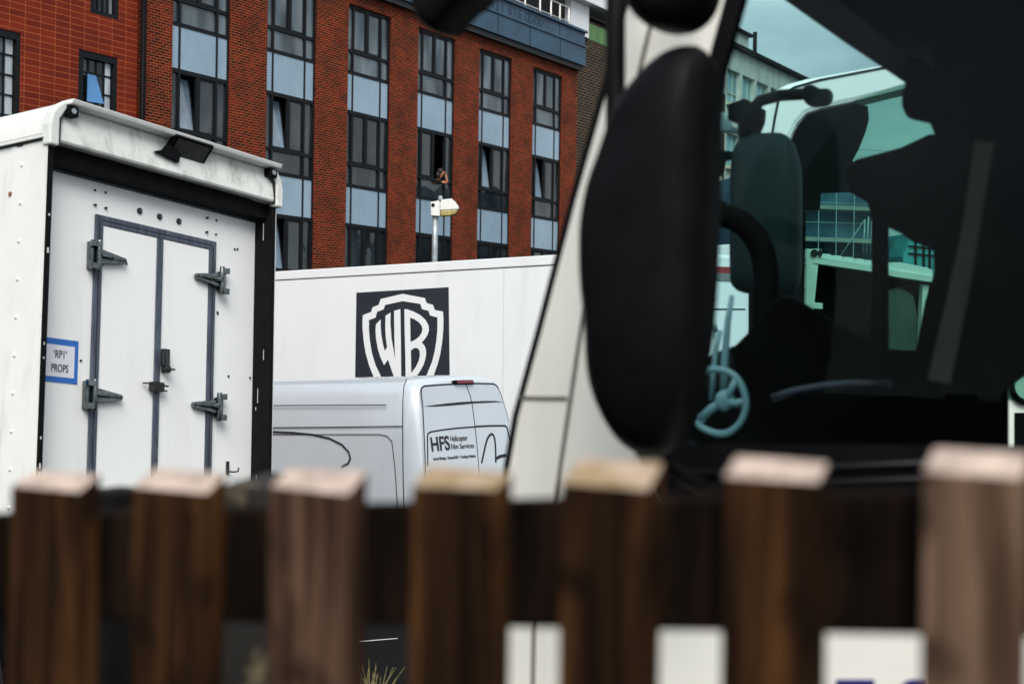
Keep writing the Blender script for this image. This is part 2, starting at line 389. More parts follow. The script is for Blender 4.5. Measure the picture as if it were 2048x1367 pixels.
def pane_window(c, z0, ztr, z1, tilt, vmat, seed):
    """one storey of a strip: frame grid, panes, sashes"""
    rnd = random.Random(seed)
    w = WCOL; x = [c, c+.15*w, c+.47*w, c+.79*w, c+w]
    fb = MB(); k0, k1 = -.06, -.14; t = .035
    for xx, tt in ((x[0]+t, t), (x[1], t), (x[3], t), (x[4]-t, t)): fb.box(BF, xx-tt, xx+tt, z0, z1, k0, k1)
    for zz, tt in ((z0, .05), (ztr, .045), (z1-.03, .03)):
        for q in range(0, 3):
            aa = [x[0]+2*t, x[1]+t, x[3]+t][q]; bb = [x[1]-t, x[3]-t, x[4]-2*t][q]
            fb.box(BF, aa, bb, zz-tt if zz != z0 else z0, zz+tt, k0-.002, k1+.002)
    fb.box(BF, x[2]-.05, x[2]+.05, ztr+.045, z1-.06, k0-.004, k1+.004)
    wn = fb.build('window', FRAME, bld)
    pb = MB(); kp = -.115
    pb.box(BF, x[0]+2*t, x[1]-t, ztr+.05, z1-.06, kp, kp-.012); pb.box(BF, x[3]+t, x[4]-2*t, ztr+.05, z1-.06, kp, kp-.012)
    pb.mi = 1
    pb.box(BF, x[0]+2*t, x[1]-t, z0+.05, ztr-.05, kp, kp-.012)
    pb.box(BF, x[1]+t, x[3]-t, z0+.05, ztr-.05, kp, kp-.012); pb.box(BF, x[3]+t, x[4]-2*t, z0+.05, ztr-.05, kp, kp-.012)
    pb.build('pane', [vmat, PANE_MID if vmat is PANE_MID else PANE], wn)
    for side in (0, 1):
        aa, bb = (x[1]+t, x[2]-.05) if side == 0 else (x[2]+.05, x[3]-t)
        za, zb = ztr+.05, z1-.065
        if tilt == 'open' and side == 1: continue
        ang = R(9.5) if (tilt == 'tilt' and side == 0) else 0
        f2 = Fr(BF.at(0, za, -.085), BF.u, BF.v*math.cos(ang) - BF.n*math.sin(ang))
        h = zb-za
        sb = MB(); s = .05
        sb.box(f2, aa, aa+s, 0, h, 0, -.05); sb.box(f2, bb-s, bb, 0, h, 0, -.05)
        sb.box(f2, aa+s, bb-s, 0, s, -.002, -.048); sb.box(f2, aa+s, bb-s, h-s, h, -.002, -.048)
        sb.mi = 1; sb.box(f2, aa+s, bb-s, s, h-s, -.02, -.03)
        sb.build('sash', [FRAME, SASH_BLUE if ang else vmat], wn)
    return wn
for i, c in enumerate(cols):
    pane_window(c, 4.414, 5.03, 6.35, '', PANE_MID, i)
    st = ['tilt', 'tilt', '', 'open', 'tilt', 'tilt'][i]
    pane_window(c, 1.139, 1.765, 3.266, st, PANE, i+20)
    pane_window(c, -2.15, -1.52, -.006, ['', 'tilt', '', '', '', ''][i], PANE, i+40)
    for z0, z1 in ((3.266, 4.414), (-.006, 1.139)):
        fb = MB(); w = WCOL; x = [c, c+.15*w, c+.79*w, c+w]; t = .03
        for xx in (x[0]+t, x[1], x[2], x[3]-t): fb.box(BF, xx-t, xx+t, z0, z1, -.062, -.14)
        for q in range(3):
            for zz in (z0, z1-.05): fb.box(BF, x[q]+(2*t if q == 0 else t), x[q+1]-(2*t if q == 2 else t), zz, zz+.05, -.064, -.138)
        sp = fb.build('spandrel', FRAME, bld)
        pb = MB()
        for q in range(3): pb.box(BF, x[q]+(2*t if q == 0 else t), x[q+1]-(2*t if q == 2 else t), z0+.05, z1-.05, -.08, -.1)
        pb.build('glass_panel', SPANDREL, sp)
# curtains in the third strip's lower window
mb = MB()
for q in range(7):
    a = cols[2]+.95+q*.15
    mb.plate(BF, [(a, 1.2), (a+.08, 1.2), (a+.05+.02*math.sin(q), 2.4), (a+.03, 3.1), (a-.01, 2.2)], -.3-.02*(q % 2), -.33-.02*(q % 2))
mb.build('curtain', PANE_LIT if False else mat('grey_curtain', (.05, .055, .06), .8), bld)
# blue metal roof band with its old telephone number
KB = .28
mb = MB()
mb.plate(BF, [(A0-30, 6.93), (A1+.1, 6.93), (A1+.1, 7.62), (A0-30, 7.62)], KB, -.02)
mb.plate(BF, [(A0-30, 7.62), (A1+.1, 7.62), (A1+.1, 8.14), (A0-30, 8.14)], KB-.04, -.02)
mb.box(BF, A0-30, A1+.16, 7.60, 7.65, KB+.05, KB); mb.box(BF, A0-30, A1+.16, 8.14, 8.22, KB+.06, -.2)
mb.build('roof_band', BLUE_CLAD, bld)
mb = MB()
sx = [BF.px(925, 55, KB)[0], BF.px(996, 60, KB)[0], BF.px(1060, 85, KB)[0], BF.px(1121, 100, KB)[0]]
st = sx[1]-sx[0]
for a in sx + [sx[0]-st*q for q in range(1, 9)]:
    mb = MB(); mb.box(BF, a-.025, a+.025, 6.93, 7.595, KB+.012, KB-.01); mb.build('panel_joint', BLUE_LETTER, bld)
    mb = MB(); mb.box(BF, a-.02, a+.02, 7.655, 8.135, KB-.03, KB-.05); mb.build('panel_joint', BLUE_LETTER, bld)
mb = MB()
t0 = BF.px(958, 12, KB)[0]; t1 = BF.px(1088, 45, KB)[0]
text(mb, BF, "t 0121 616 0500", t0, t1, 7.73, 8.04, KB-.038, .004)
mb.build('faded_lettering', BLUE_LETTER, bld)
mb = MB(); mb.box(BF, A0-30, A1+.02, 6.74, 6.925, .20, -.015); mb.build('eaves_soffit', mat('soffit_grey', (.02, .022, .026), .7), bld)  # soffit in one even dark grey

# railing on its roof
rl = thing('roof_railing', BF.at(12, 8.2, -1.2), 'white metal safety railing along the flat roof of the brick block', 'railing')
mb = MB(); KR = -1.2
ax = [BF.px(x, 20, KR)[0] for x in (1050, 1080, 1102, 1120, 1138)]
ztop = BF.px(1138, 16, KR)[1]
for a in ax:
    mb = MB(); mb.tube([BF.at(a, 8.15, KR), BF.at(a, ztop, KR)], .03, 8); mb.build('post', LAMP_WHITE, rl)
mb = MB()
for z in (ztop, ztop-.55):
    mb = MB(); mb.tube([BF.at(ax[0]-8, z, KR), BF.at(ax[-1], z, KR)], .028, 8); mb.build('rail', LAMP_WHITE, rl)

# ------------------------------------------------------------------ tile-clad wing at the left
KW = -.12
WF = BF.moved(KW)
wing = thing('tile_clad_building', WF.at(-14, GZB, 0), 'orange tile clad block with small dark framed windows beside the brick block', 'building')
mb = MB()
wins = [(-9.82, -8.63, .9, 3.235), (-12.75, -11.44, .9, 3.27), (-9.50, -8.62, 4.13, 6.3), (-12.75, -11.44, 4.13, 6.3)]
holed(mb, WF, [(-34, GZB), (-8.02, GZB), (-8.02, 6.9), (-34, 6.9)], [[(a, c), (b, c), (b, d), (a, d)] for a, b, c, d in wins], 0, -.35)
mb.build('wall', TILE, wing, WF)
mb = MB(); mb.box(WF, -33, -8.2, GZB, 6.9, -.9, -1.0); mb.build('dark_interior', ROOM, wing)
for wi, (a, b, c, d) in enumerate(wins):
    fb = MB(); t = .10
    for aa, bb in ((a, a+t*1.6), (b-t, b)): fb.box(WF, aa, bb, c, d, -.02, -.2)
    for cc, dd in ((c, c+t), (d-t*1.6, d)): fb.box(WF, a+t*1.6, b-t, cc, dd, -.022, -.198)
    nv = 4; ws = (b-a-2.6*t)/nv
    for q in range(1, nv): fb.box(WF, a+t*1.6+q*ws-.022, a+t*1.6+q*ws+.022, c+t, d-1.6*t, -.1, -.16)
    zz = c+t
    while zz < d-2*t:
        zz += .44
        if zz < d-2.2*t:
            for q in range(nv): fb.box(WF, a+t*1.6+q*ws+.022, a+t*1.6+(q+1)*ws-.022, zz-.02, zz+.02, -.102, -.158)
    wn = fb.build('window', FRAME, wing)
    pb = MB(); rr = random.Random(wi+3)
    zz = c+t
    while zz < d-2*t:
        for q in range(nv):
            pb.mi = (2 if q == nv-1 and rr.random() < .8 else 1 if q > 0 and rr.random() < .25 else 0)
            pb.box(WF, a+t*1.6+q*ws+.022, a+t*1.6+(q+1)*ws-.022, zz, min(zz+.42, d-1.6*t), -.125, -.135)
        zz += .44
    pb.build('pane', [PANE, PANE_MID, PANE_LIT], wn)
    if wi == 0:
        sb = MB(); sb.ppx(WF, [(175, 203), (208, 208), (192, 152), (176, 148)], -.03, -.05); sb.build('sash', mat('blue_tilted_glass', (.08, .24, .50), .08, ior=1.6, var=.2, scale=1), wn)
mb = MB(); mb.tube([BF.at(-7.97, GZB, .02), BF.at(-7.97, 6.8, .02)], .07, 10); mb.build('downpipe', BLACK_PLASTIC, wing)

# ------------------------------------------------------------------ brown brick and concrete block behind, seen again through the cab
CF = Fr(W(1180, 100, 62), u, (0, 0, 1))
GZC = -1.2 - CF.O.z
blk = thing('concrete_office_building', CF.at(6, GZC, 0), 'older block of brown brick and pale concrete behind the blue roof band and lorry cab', 'building')
mb = MB()
ac = lambda x, y, k=0: CF.px(x, y, k)[0]
bc = lambda x, y, k=0: CF.px(x, y, k)[1]
a_b1 = ac(1450, 200); a_l = ac(1100, 100); zb_t = bc(1180, 80)
mb.box(CF, a_l-3, a_b1, GZC, zb_t, 0, -.4); mb.build('brick_wall', BROWN, blk, CF)
mb = MB()
aw0, aw1 = ac(1142, 40, .1), ac(1178, 40, .1); zt = bc(1160, 8)
mb.box(CF, aw0, aw1, zb_t+.004, zt, .10, -.2); mb.build('white_panel', WHITE_TRAILER, blk)
mb = MB(); ag = ac(1240, 60); mb.box(CF, aw1+.004, ag, zb_t+.004, bc(1190, 52), .02, -.2); mb.build('green_panel', GREEN, blk)
mb = MB(); zz = bc(1190, 52)+.004
mb.box(CF, aw1+.004, ag+3, zz, zt, -.6, -.7)
while zz < zt-.2: mb.box(CF, aw1+.004, ag+3, zz, zz+.07, 0, -.3); zz += .28
mb.build('louvre', mat('louvre_brown', (.05, .035, .03), .7), blk)
mb = MB(); mb.box(CF, a_l-6, ag+3, zt+.004, zt+1.5, .5, -6); mb.build('roof_fascia', WHITE_TRAILER, blk)
# the concrete part: roofline through (1455,92) and (1605,160)
a2 = a_b1+.004; a3 = ac(1700, 200); zr = bc(1530, 128)
mb = MB()
rows = []   # window openings: (z0,z1)
zh1 = bc(1480, 148); zs1 = bc(1480, 222)
zf = zh1 - zs1
hol = []; fl = bc(1615, 360)-bc(1615, 448)
zcur = zh1
openings = []
for f in range(6):
    a = a2+.15
    while a < a3-1.5:
        openings.append((a, a+1.75, zcur-1.75, zcur)); a += 2.05
    zcur -= 3.35
holed(mb, CF, [(a2, GZC), (a3, GZC), (a3, zr), (a2, zr)], [[(a, c), (b, c), (b, d), (a, d)] for a, b, c, d in openings if c > GZC], .05, -.3)
mb.build('concrete_wall', CONC, blk)
mb = MB(); mb.box(CF, a2-.3, a3, zr+.004, zr+.22, .35, -8); mb.build('roof_edge', BLACK, blk)
mb = MB()
for f in range(6): mb.box(CF, a2, a3, zh1-1.95-3.35*f, zh1-1.8-3.35*f, .25, .054)
mb.build('sill_band', CREAM, blk)
mb = MB()
for a, b, c, d in openings:
    mb.mi = 0; mb.box(CF, a, b, c, d, -.2, -.22); mb.mi = 1
    for q in (a, a+.62*(b-a), b-.06): mb.box(CF, q, q+.06, c, d, -.13, -.19)
    mb.box(CF, a+.06, b-.06, c+.55, c+.6, -.131, -.189)
tag(mb.build('window', [mat('teal_window', (.16, .34, .38), .1, var=.4, scale=.7), CONC], blk), None)
mb = MB(); ta0, ta1 = ac(1450, 70, -2), ac(1497, 80, -2)
mb.box(CF, ta0-3, ta1, zr+.224, bc(1480, 66, -2), -2, -6); mb.build('roof_tank_room', CONC, blk)
mb = MB(); mb.box(CF, ta0-3, ta1+.25, bc(1480, 66, -2)+.004, bc(1480, 60, -2), -1.8, -6.2); mb.build('tank_room_roof', BLACK, blk)
mb = MB(); mb.tube([CF.at(ta1, zr+.2, -1.6), CF.at(ta1, bc(1497, 66, -2), -1.6)], .12, 8); mb.build('vent_pipe', BLACK, blk)
mb = MB(); a = ac(1434, 400, .3); a9 = ac(1443, 400, .3); mb.box(CF, a-3, a9, bc(1438, 520, .3), bc(1438, 352, .3), .3, .01); mb.build('cream_panel', CREAM, blk)
mb = MB(); sg0, sg1 = ac(1405, 480, .4), ac(1442, 480, .4)
mb.box(CF, sg0, sg1, bc(1438, 488, .4), bc(1438, 466, .4), .4, .3); mb.mi = 1
text(mb, CF, "60", sg0+.35*(sg1-sg0), sg1-.05, bc(1438, 484, .4), bc(1438, 470, .4), .402, .01)
tag(mb.build('blue_sign', [BLUE_TAPE, LAMP_WHITE], blk), None)

# scaffolded block
SF = Fr(W(1690, 450, 48), (1, .25, 0), (0, 0, 1)); GZS = -1.2-SF.O.z
scf = thing('scaffolded_building', SF.at(0, GZS, 0), 'dark blue sheeted building behind scaffolding, seen through the cab window', 'building')
mb = MB(); sr = SF.px(1752, 430)[0]; mb.box(SF, -2.2, sr, GZS, SF.px(1690, 330)[1], 0, -6); mb.build('sheeted_wall', SCAF_NET, scf)
mb = MB(); mb.ppx(SF, [(1806, 640), (1806, 512), (1824, 466), (1900, 480), (1900, 640)], .0, -3); mb.mi = 1
for xx in (1830, 1846, 1858): mb.ppx(SF, [(xx, 640), (xx, 480), (xx+4, 480), (xx+4, 640)], .06, .01)
for yy in (490, 505): mb.ppx(SF, [(1818, yy), (1818, yy+3), (1900, yy+11), (1900, yy+8)], .065, .012)
mb.build('glazed_wing', [mat('teal_glazing', (.06, .36, .40), .2, var=.5, scale=.8), BLACK], scf)
mb = MB()
rs = random.Random(4)
for q in range(-2, 2): mb.tube([SF.at(q*.62+rs.uniform(-.1, .1), GZS, .7), SF.at(q*.62+rs.uniform(-.1, .1), 2.0, .7)], .012, 6)
for q in range(5): mb.tube([SF.at(.36+q*.13, -.95, .62), SF.at(.36+q*.13+.05, .15+.1*(q % 2), .62)], .03, 6)
mb.tube([SF.at(-.6, -1.2, .75), SF.at(.3, .1, .75)], .015, 6)
for q in range(-6, 5): mb.tube([SF.at(-2.3, q*.62+rs.uniform(-.05, .05), .72), SF.at(sr, q*.62+rs.uniform(-.05, .05), .72)], .010, 6)
mb.build('scaffold_frame', SCAF, scf)
mb = MB()
for b in (SF.px(1700, 488)[1], SF.px(1700, 424)[1]): mb.box(SF, -2.2, sr, b, b+.14, .66, .1)
mb.build('scaffold_boards', mat('scaffold_plank', (.36, .38, .36), .8), scf)

# ------------------------------------------------------------------ person leaning out of the window
pw = BF.px(889, 345, .12)
pb_ = BF.at(pw[0], pw[1]-.1, .0)
per = thing('person', BF.at(pw[0], 1.2, -.5), 'person in black leaning out of an open window, forearm raised to the face', 'person')
def skin_body(name, joints, edges, material, parent, sub=2):
    base = root_loc(parent)
    me = D.meshes.new(name); me.from_pydata([Vector(j[0])-base for j in joints], edges, []); me.update()
    o = D.objects.new(name, me); COL.objects.link(o); o.parent = parent
    me.materials.append(material)
    sk = o.modifiers.new('skin', 'SKIN'); sk.use_smooth_shade = True
    dat = me.skin_vertices[0].data if me.skin_vertices else None
    if dat is None:
        bm = bmesh.new(); bm.from_mesh(me); bm.verts.layers.skin.verify(); bm.to_mesh(me); bm.free(); dat = me.skin_vertices[0].data
    for v, j in zip(dat, joints):
        v.radius = (j[1], j[1] if len(j) < 3 else j[2])
    dat[0].use_root = True
    ss = o.modifiers.new('sub', 'SUBSURF'); ss.levels = sub; ss.render_levels = sub
    return o
PB = lambda a, b, k: BF.at(pw[0]+a, pw[1]+b, k)
J = [(PB(-.12, -.86, -.55), .11, .09), (PB(-.10, -.55, -.40), .11, .08), (PB(-.07, -.32, -.22), .11, .07), (PB(-.04, -.16, -.04), .05), (PB(-.01, .0, .04), .082, .088), (PB(.0, .06, .045), .07),
     (PB(.06, -.28, -.12), .05), (PB(.11, -.315, .16), .045), (PB(.05, -.16, .155), .032), (PB(.03, -.09, .15), .036, .022), (PB(.02, -.045, .15), .013), (PB(.05, -.05, .14), .012),
     (PB(-.15, -.36, -.34), .05), (PB(-.16, -.60, -.46), .044), (PB(-.12, -.80, -.50), .034), (PB(-.10, -.87, -.50), .03, .02)]
E_ = [(0, 1), (1, 2), (2, 3), (3, 4), (4, 5), (2, 6), (6, 7), (7, 8), (8, 9), (9, 10), (9, 11), (2, 12), (12, 13), (13, 14), (14, 15)]
skin_body('body', J, E_, SKIN, per)
hb = MB(); hb.ball(PB(-.05, .04, -.005), .105, 1, 1, 1.05); hb.ball(PB(-.08, -.08, -.06), .10, .9, .9, 1.3); hb.build('hair', HAIR, per)
J2 = [(PB(-.12, -.86, -.55), .17, .14), (PB(-.10, -.55, -.40), .17, .13), (PB(-.07, -.34, -.22), .17, .12), (PB(-.05, -.22, -.1), .085), (PB(.06, -.28, -.12), .085), (PB(.085, -.30, .02), .07), (PB(-.15, -.36, -.34), .085), (PB(-.16, -.58, -.45), .075)]
skin_body('shirt', J2, [(0, 1), (1, 2), (2, 3), (2, 4), (4, 5), (2, 6), (6, 7)], SHIRT, per)
hb = MB(); hb.ball(PB(.045, .01, .115), .016, 1, 1, 1.2); hb.build('nose', SKIN, per)

# ------------------------------------------------------------------ street lamp
LF = Fr(W(870, 410, 31), (1, 0, 0), (0, 0, 1))
gl_ = -1.2-LF.O.z
lamp = thing('street_lamp', LF.at(LF.px(869, 420)[0], gl_, 0), 'grey street lamp post with weathered white lantern above the trailer roof', 'street lamp')
mb = MB(); pa = LF.px(869, 500)[0]; mb.tube([LF.at(pa, gl_, -.12), LF.at(pa, LF.px(869, 500)[1], -.12), LF.at(pa, LF.px(869, 430)[1], -.12)], .065, 14); mb.build('pole', GALV, lamp)
mb = MB(); mb.ppx(LF, [(861, 404), (877, 401), (880, 404), (880, 432), (862, 431)], 0, -.24)
mb.ppx(LF, [(880.5, 404), (884, 399), (903, 397), (911, 404), (918, 414), (917, 418), (880.5, 420)], 0, -.24)
hs = mb.build('housing', LAMP_WHITE, lamp, bevel=.012)
mb = MB(); a, b = LF.px(866, 410); mb.disc(LF, a, b, .012, -.01, .04); mb.build('socket_hole', BLACK, hs)
mb = MB(); mb.ppx(LF, [(881, 420.5), (916, 418.5), (911, 428), (899, 431), (881, 432)], -.01, -.23); mb.build('lens', LAMP_LENS, lamp, bevel=.02)
mb = MB(); a, b = LF.px(880, 400); mb.tube([LF.at(a, b, -.12), LF.at(a, b+.07, -.12), LF.at(a, b+.1, -.12)], .05, 12); mb.build('photocell', GALV, lamp, bevel=.01)

# ------------------------------------------------------------------ white trailer with the shield emblem
TL = Fr(W(713, 585, 24), -ray(-3500, 785), ray(1024-.02*40000-150, 683.5-40000))
gt = -1.2 - TL.O.z
trl = thing('box_trailer', TL.at(1, gt, 0), 'white box trailer with a charcoal square shield emblem on its side', 'trailer')
mb = MB(); zt = .44
mb.plate(TL, [(-6, gt+1.1), (7, gt+1.1), (7, zt-.16), (-6, zt-.16)], 0, -2.5)
mb.plate(TL, [(-6, zt-.155), (7, zt-.155), (7, zt), (-6, zt)], .012, -2.5)
mb.build('body', WHITE_TRAILER, trl, bevel=.015)
mb = MB(); mb.box(TL, -6, 7, zt-.161, zt-.154, .006, -.004)
mb.build('trim_line', SEAM_SHADE, trl)
mb = MB()
for q in range(0, 40):
    a = -5.9+q*.33; mb.ball(TL.at(a, zt-.03, .014), .008)
mb.build('rivet_row', WHITE_TRAILER, trl)
for a in (-4.9, 2.95):
    mb = MB(); mb.box(TL, a-.004, a+.004, gt+1.15, zt-.17, .0025, -.002); mb.build('panel_joint', mat('joint_grey', (.5, .52, .53), .6), trl)
mb = MB()
hold = [TL.px(x, y) for x, y in ((712.8, 584.9), (897.4, 574.1))]
wq = hold[1][0]
mb.plate(TL, [(0, -2.1), (wq+.06, -2.08), (wq, .018), (0, 0)], .004, .001)
emb = mb.build('emblem', LOGO_DK, trl)
def z7(l): return [(700+x/6.509, 560+y/6.509) for x, y in l]
outer = z7([(168, 455), (275, 415), (295, 352), (375, 322), (400, 245), (686, 178), (975, 233), (995, 295), (1080, 322), (1103, 388), (1210, 408),
            (1217, 520), (1214, 640), (1200, 800), (1175, 960), (1145, 1080), (1095, 1225), (1040, 1350), (960, 1480), (850, 1590), (700, 1690), (560, 1600), (440, 1470), (360, 1350), (307, 1255), (250, 1110), (205, 950), (180, 800), (165, 640), (163, 540)])
inner = z7([(246, 520), (333, 487), (352, 412), (438, 380), (457, 322), (684, 273), (917, 308), (937, 376), (1022, 398), (1044, 460), (1138, 485),
            (1140, 560), (1137, 660), (1125, 790), (1105, 920), (1070, 1060), (1000, 1230), (930, 1370), (850, 1470), (700, 1580), (570, 1490), (470, 1370), (402, 1252), (330, 1100), (285, 950), (258, 790), (246, 650)])
Wl = z7([(338, 575), (400, 512), (398, 600), (408, 720), (430, 840), (453, 922), (484, 870), (468, 760), (460, 620), (463, 462), (528, 422), (526, 560), (540, 760), (565, 900), (590, 1040), (583, 900), (578, 700), (575, 400), (655, 375), (662, 800), (668, 1450), (640, 1450), (570, 1250), (495, 1032), (444, 1105), (400, 1010), (362, 890), (340, 760), (333, 660)])
Bo = z7([(709, 377), (740, 378), (830, 410), (915, 455), (985, 520), (1022, 590), (1028, 650), (1010, 710), (975, 765), (933, 810), (965, 845), (985, 890), (992, 950), (982, 1020), (958, 1100), (920, 1170), (875, 1240), (800, 1340), (726, 1420), (722, 1000), (712, 650)])
Bh1 = z7([(782, 487), (840, 508), (895, 545), (932, 590), (945, 632), (935, 680), (900, 735), (850, 775), (787, 806)])
Bh2 = z7([(792, 918), (830, 885), (860, 880), (890, 892), (908, 925), (910, 985), (895, 1050), (860, 1125), (797, 1208)])
P7 = lambda l: TL.pts(l, .006)
mb = MB()
holed(mb, TL, P7(outer), [P7(inner)], .008, .0045)
holed(mb, TL, P7(Wl), [], .008, .0045)
holed(mb, TL, P7(Bo), [P7(Bh1), P7(Bh2)], .008, .0045)
mb.build('shield_mark', WHITE_TRAILER, emb)
mb = MB(); mb.box(TL, -5.5, 6.5, gt+.85, gt+1.08, -.5, -2.0); mb.build('chassis', BLACK, trl)
for a in (4.0, 5.3): 
    wheel(trl, TL.at(a, gt+.5, -.3), TL.n, .5, .3); wheel(trl, TL.at(a, gt+.5, -2.2), -TL.n, .5, .3)
for a in (-3.2,): 
    mb = MB(); mb.box(TL, a, a+.15, gt, gt+.9, -.4, -.55); mb.box(TL, a, a+.15, gt, gt+.9, -1.9, -2.05); mb.build('landing_leg', DARK_MET, trl)

# ------------------------------------------------------------------ silver-white van
_v0 = ray(1024+.01*40000, 683.5-40000)
VB = Fr(W(826, 770, 16.7), ray(3057, 700), _v0)
RAKE = .13
VR = Fr(VB.O, VB.u, VB.v - VB.n*RAKE)        # raked rear face
VS = Fr(VB.O, VB.n, VB.v)                    # left side, a runs rearwards
gv = -1.2 - VB.O.z
van = thing('panel_van', VB.at(.95, gv, -1.2), 'silver white high roofed panel van with dark lettering on its rear doors', 'van')
VWID = 1.92
def vring(l, ins, top=0.0):
    half = VWID/2
    prof = [(0, gv+.35), (0, -.62), (.012, -.35), (.045, -.15), (.085, -.04), (.15, .035), (.27, .075), (.5, .10), (half, .11)]
    pts = []
    for a, b in prof:
        a2 = a + ins*(1 if a < .4 else .4); b2 = b + top*(1 if b > -.2 else .0)
        pts.append((min(a2, half), b2))
    pts = pts + [(VWID-a, b) for a, b in pts[-2::-1]]
    return [VB.at(a, b, -l + (RAKE*(-b) if False else 0) - RAKE*(b if b > -3 else 0)*max(0, 1-l/.9)) for a, b in pts]
mb = MB()
rings = [vring(-.0, .17, -.10), vring(.012, .115, -.065), vring(.04, .07, -.04), vring(.09, .03, -.015), vring(.16, .006, -.004), vring(.3, 0), vring(.9, 0), vring(2.5, 0), vring(3.9, 0, -.01), vring(4.3, .06, -.25), vring(4.7, .1, -.75), vring(5.3, .14, -1.15), vring(5.6, .2, -1.35)]
mb.loft(rings); mb.build('body', SILVER_WHITE, van, smooth_angle=30)
# rear doors
def rline(mb, fr, pix, w, k=.004, d=.004):
    pts = fr.pts(pix, k)
    for (a0, b0), (a1, b1) in zip(pts, pts[1:]):
        dv = Vector((a1-a0, b1-b0)); 
        if dv.length < 1e-6: continue
        nn = Vector((-dv.y, dv.x)).normalized()*w/2; dv = dv.normalized()*w*.3
        mb.plate(fr, [(a0-nn.x-dv.x, b0-nn.y-dv.y), (a1-nn.x+dv.x, b1-nn.y+dv.y), (a1+nn.x+dv.x, b1+nn.y+dv.y), (a0+nn.x-dv.x, b0+nn.y-dv.y)], k, k-d)
def z6(l): return [(840+x/6.835, 740+y/6.835) for x, y in l]
KD = .012
splitline = z6([(628, 186), (660, 270), (695, 370), (715, 470), (735, 620), (752, 760), (775, 960), (800, 1260), (815, 1500), (820, 2300)])
ldoor = z6([(18, 290), (22, 245), (60, 215), (300, 197), (628, 183)]) + splitline[1:] + z6([(60, 2330), (75, 1280), (55, 800), (40, 500)])
rdoor = z6([(628, 183), (800, 178), (1000, 183), (1040, 200), (1070, 240), (1105, 320), (1140, 430), (1180, 560), (1215, 700), (1245, 830), (1265, 1000), (1275, 1500), (1270, 2250)]) + splitline[::-1][:-1]
def door(pix, name):
    mb = MB(); mb.ppx(VR, pix, KD, KD-.03); return mb.build(name, SILVER_WHITE, van, bevel=.006)
d1 = door(ldoor, 'rear_door'); d2 = door(rdoor, 'rear_door')
mb = MB()
rline(mb, VR, ldoor[:5]+splitline[:1], .02, KD+.002); rline(mb, VR, splitline, .012, KD+.0025)
rline(mb, VR, z6([(75, 2200), (75, 1280), (55, 800), (40, 500), (18, 290)]), .014, KD+.002)
mb.build('door_gap', SEAM_SHADE, d1)
mb = MB(); rline(mb, VR, z6([(640, 186), (800, 180), (1000, 185), (1040, 203), (1070, 243)]), .02, KD+.002); rline(mb, VR, z6([(1070, 243), (1105, 320), (1140, 430), (1180, 560), (1215, 700)]), .008, KD+.0025); mb.build('door_gap', SEAM_SHADE, d2)
mb = MB(); mb.ppx(VR, z6([(62, 490), (200, 472), (400, 448), (600, 430), (710, 425), (712, 452), (600, 465), (400, 482), (200, 494)]), KD+.005, KD-.01)  # flat dark strip paints the shade inside the pressed crease
mb.build('crease_shade', SEAM_SHADE, d1)
mb = MB(); mb.ppx(VR, z6([(714, 425), (900, 418), (1040, 418), (1130, 432), (1000, 437), (850, 445), (716, 452)]), KD+.005, KD-.01); mb.build('crease_shade', SEAM_SHADE, d2)  # painted crease shade on the right door
mb = MB(); rline(mb, VR, z6([(108, 1300), (104, 900), (112, 865), (150, 840), (300, 815), (500, 790), (748, 772)]), .018, KD+.004); mb.build('window_blank_edge', SEAM_SHADE, d1)
mb = MB(); rline(mb, VR, z6([(755, 768), (950, 758), (1165, 757), (1190, 780), (1215, 880), (1240, 980), (1262, 1100)]), .022, KD+.004); mb.build('window_blank_edge', SEAM_SHADE, d2)
def rtext(s, x0, y0, x1, y1, bold=0, parent=d1):
    p0 = VR.px(*z6([(x0, y1)])[0], KD); p1 = VR.px(*z6([(x1, y1)])[0], KD); q0 = VR.px(*z6([(x0, y0)])[0], KD)
    return s, p0[0], p1[0], p0[1], q0[1], bold
def rtxt(mb, s, bl, br, tl, bold=0):
    """text along the baseline bl-br (zoom pixels), top left tl"""
    A = Vector(VR.px(*z6([bl])[0], KD)); B = Vector(VR.px(*z6([br])[0], KD)); T = Vector(VR.px(*z6([tl])[0], KD))
    c = D.curves.new('tmp', 'FONT'); c.body = s; c.size = 1; c.offset = bold; c.extrude = .01
    vs, fs = obj_mesh(c)
    x0 = min(v[0] for v in vs); x1 = max(v[0] for v in vs); y0 = 0; y1 = max(v[1] for v in vs)
    ex = B-A; ey = T-A
    def fn(v):
        q = A + ex*((v[0]-x0)/(x1-x0)) + ey*((v[1]-y0)/(y1-y0)); return VR.at(q.x, q.y, KD + (.0065 if v[2] > 0 else .0025))
    add_vf(mb, (vs, fs), fn)
mb = MB()
rtxt(mb, "HFS", (160, 1105), (412, 1080), (135, 912), .02)
rtxt(mb, "Helicopter", (418, 972), (650, 955), (410, 898), -.006)
rtxt(mb, "Film Services", (428, 1078), (738, 1058), (420, 1008), -.006)
rtxt(mb, "Aerial Filming \u2022 Drone/UAV \u2022 Tracking Vehicles", (180, 1230), (758, 1185), (176, 1190), .0)
mb.build('lettering', DECAL, d1)
mb = MB(); rline(mb, VR, z6([(845, 1260), (870, 1150), (900, 1010), (925, 930), (955, 885), (980, 868)]), .028, KD+.004)
rline(mb, VR, z6([(980, 868), (1005, 885), (1022, 930), (1032, 1010), (1036, 1100), (1038, 1250)]), .028, KD+.0045)
rline(mb, VR, z6([(1040, 1205), (1100, 1175), (1180, 1160)]), .04, KD+.004); mb.build('swoosh_decal', DECAL, d2)
mb = MB(); mb.ppx(VR, z6([(480, 135), (722, 130), (750, 180), (490, 186)]), .05, -.02); bl = mb.build('brake_light', BLACK_PLASTIC, van, bevel=.004)
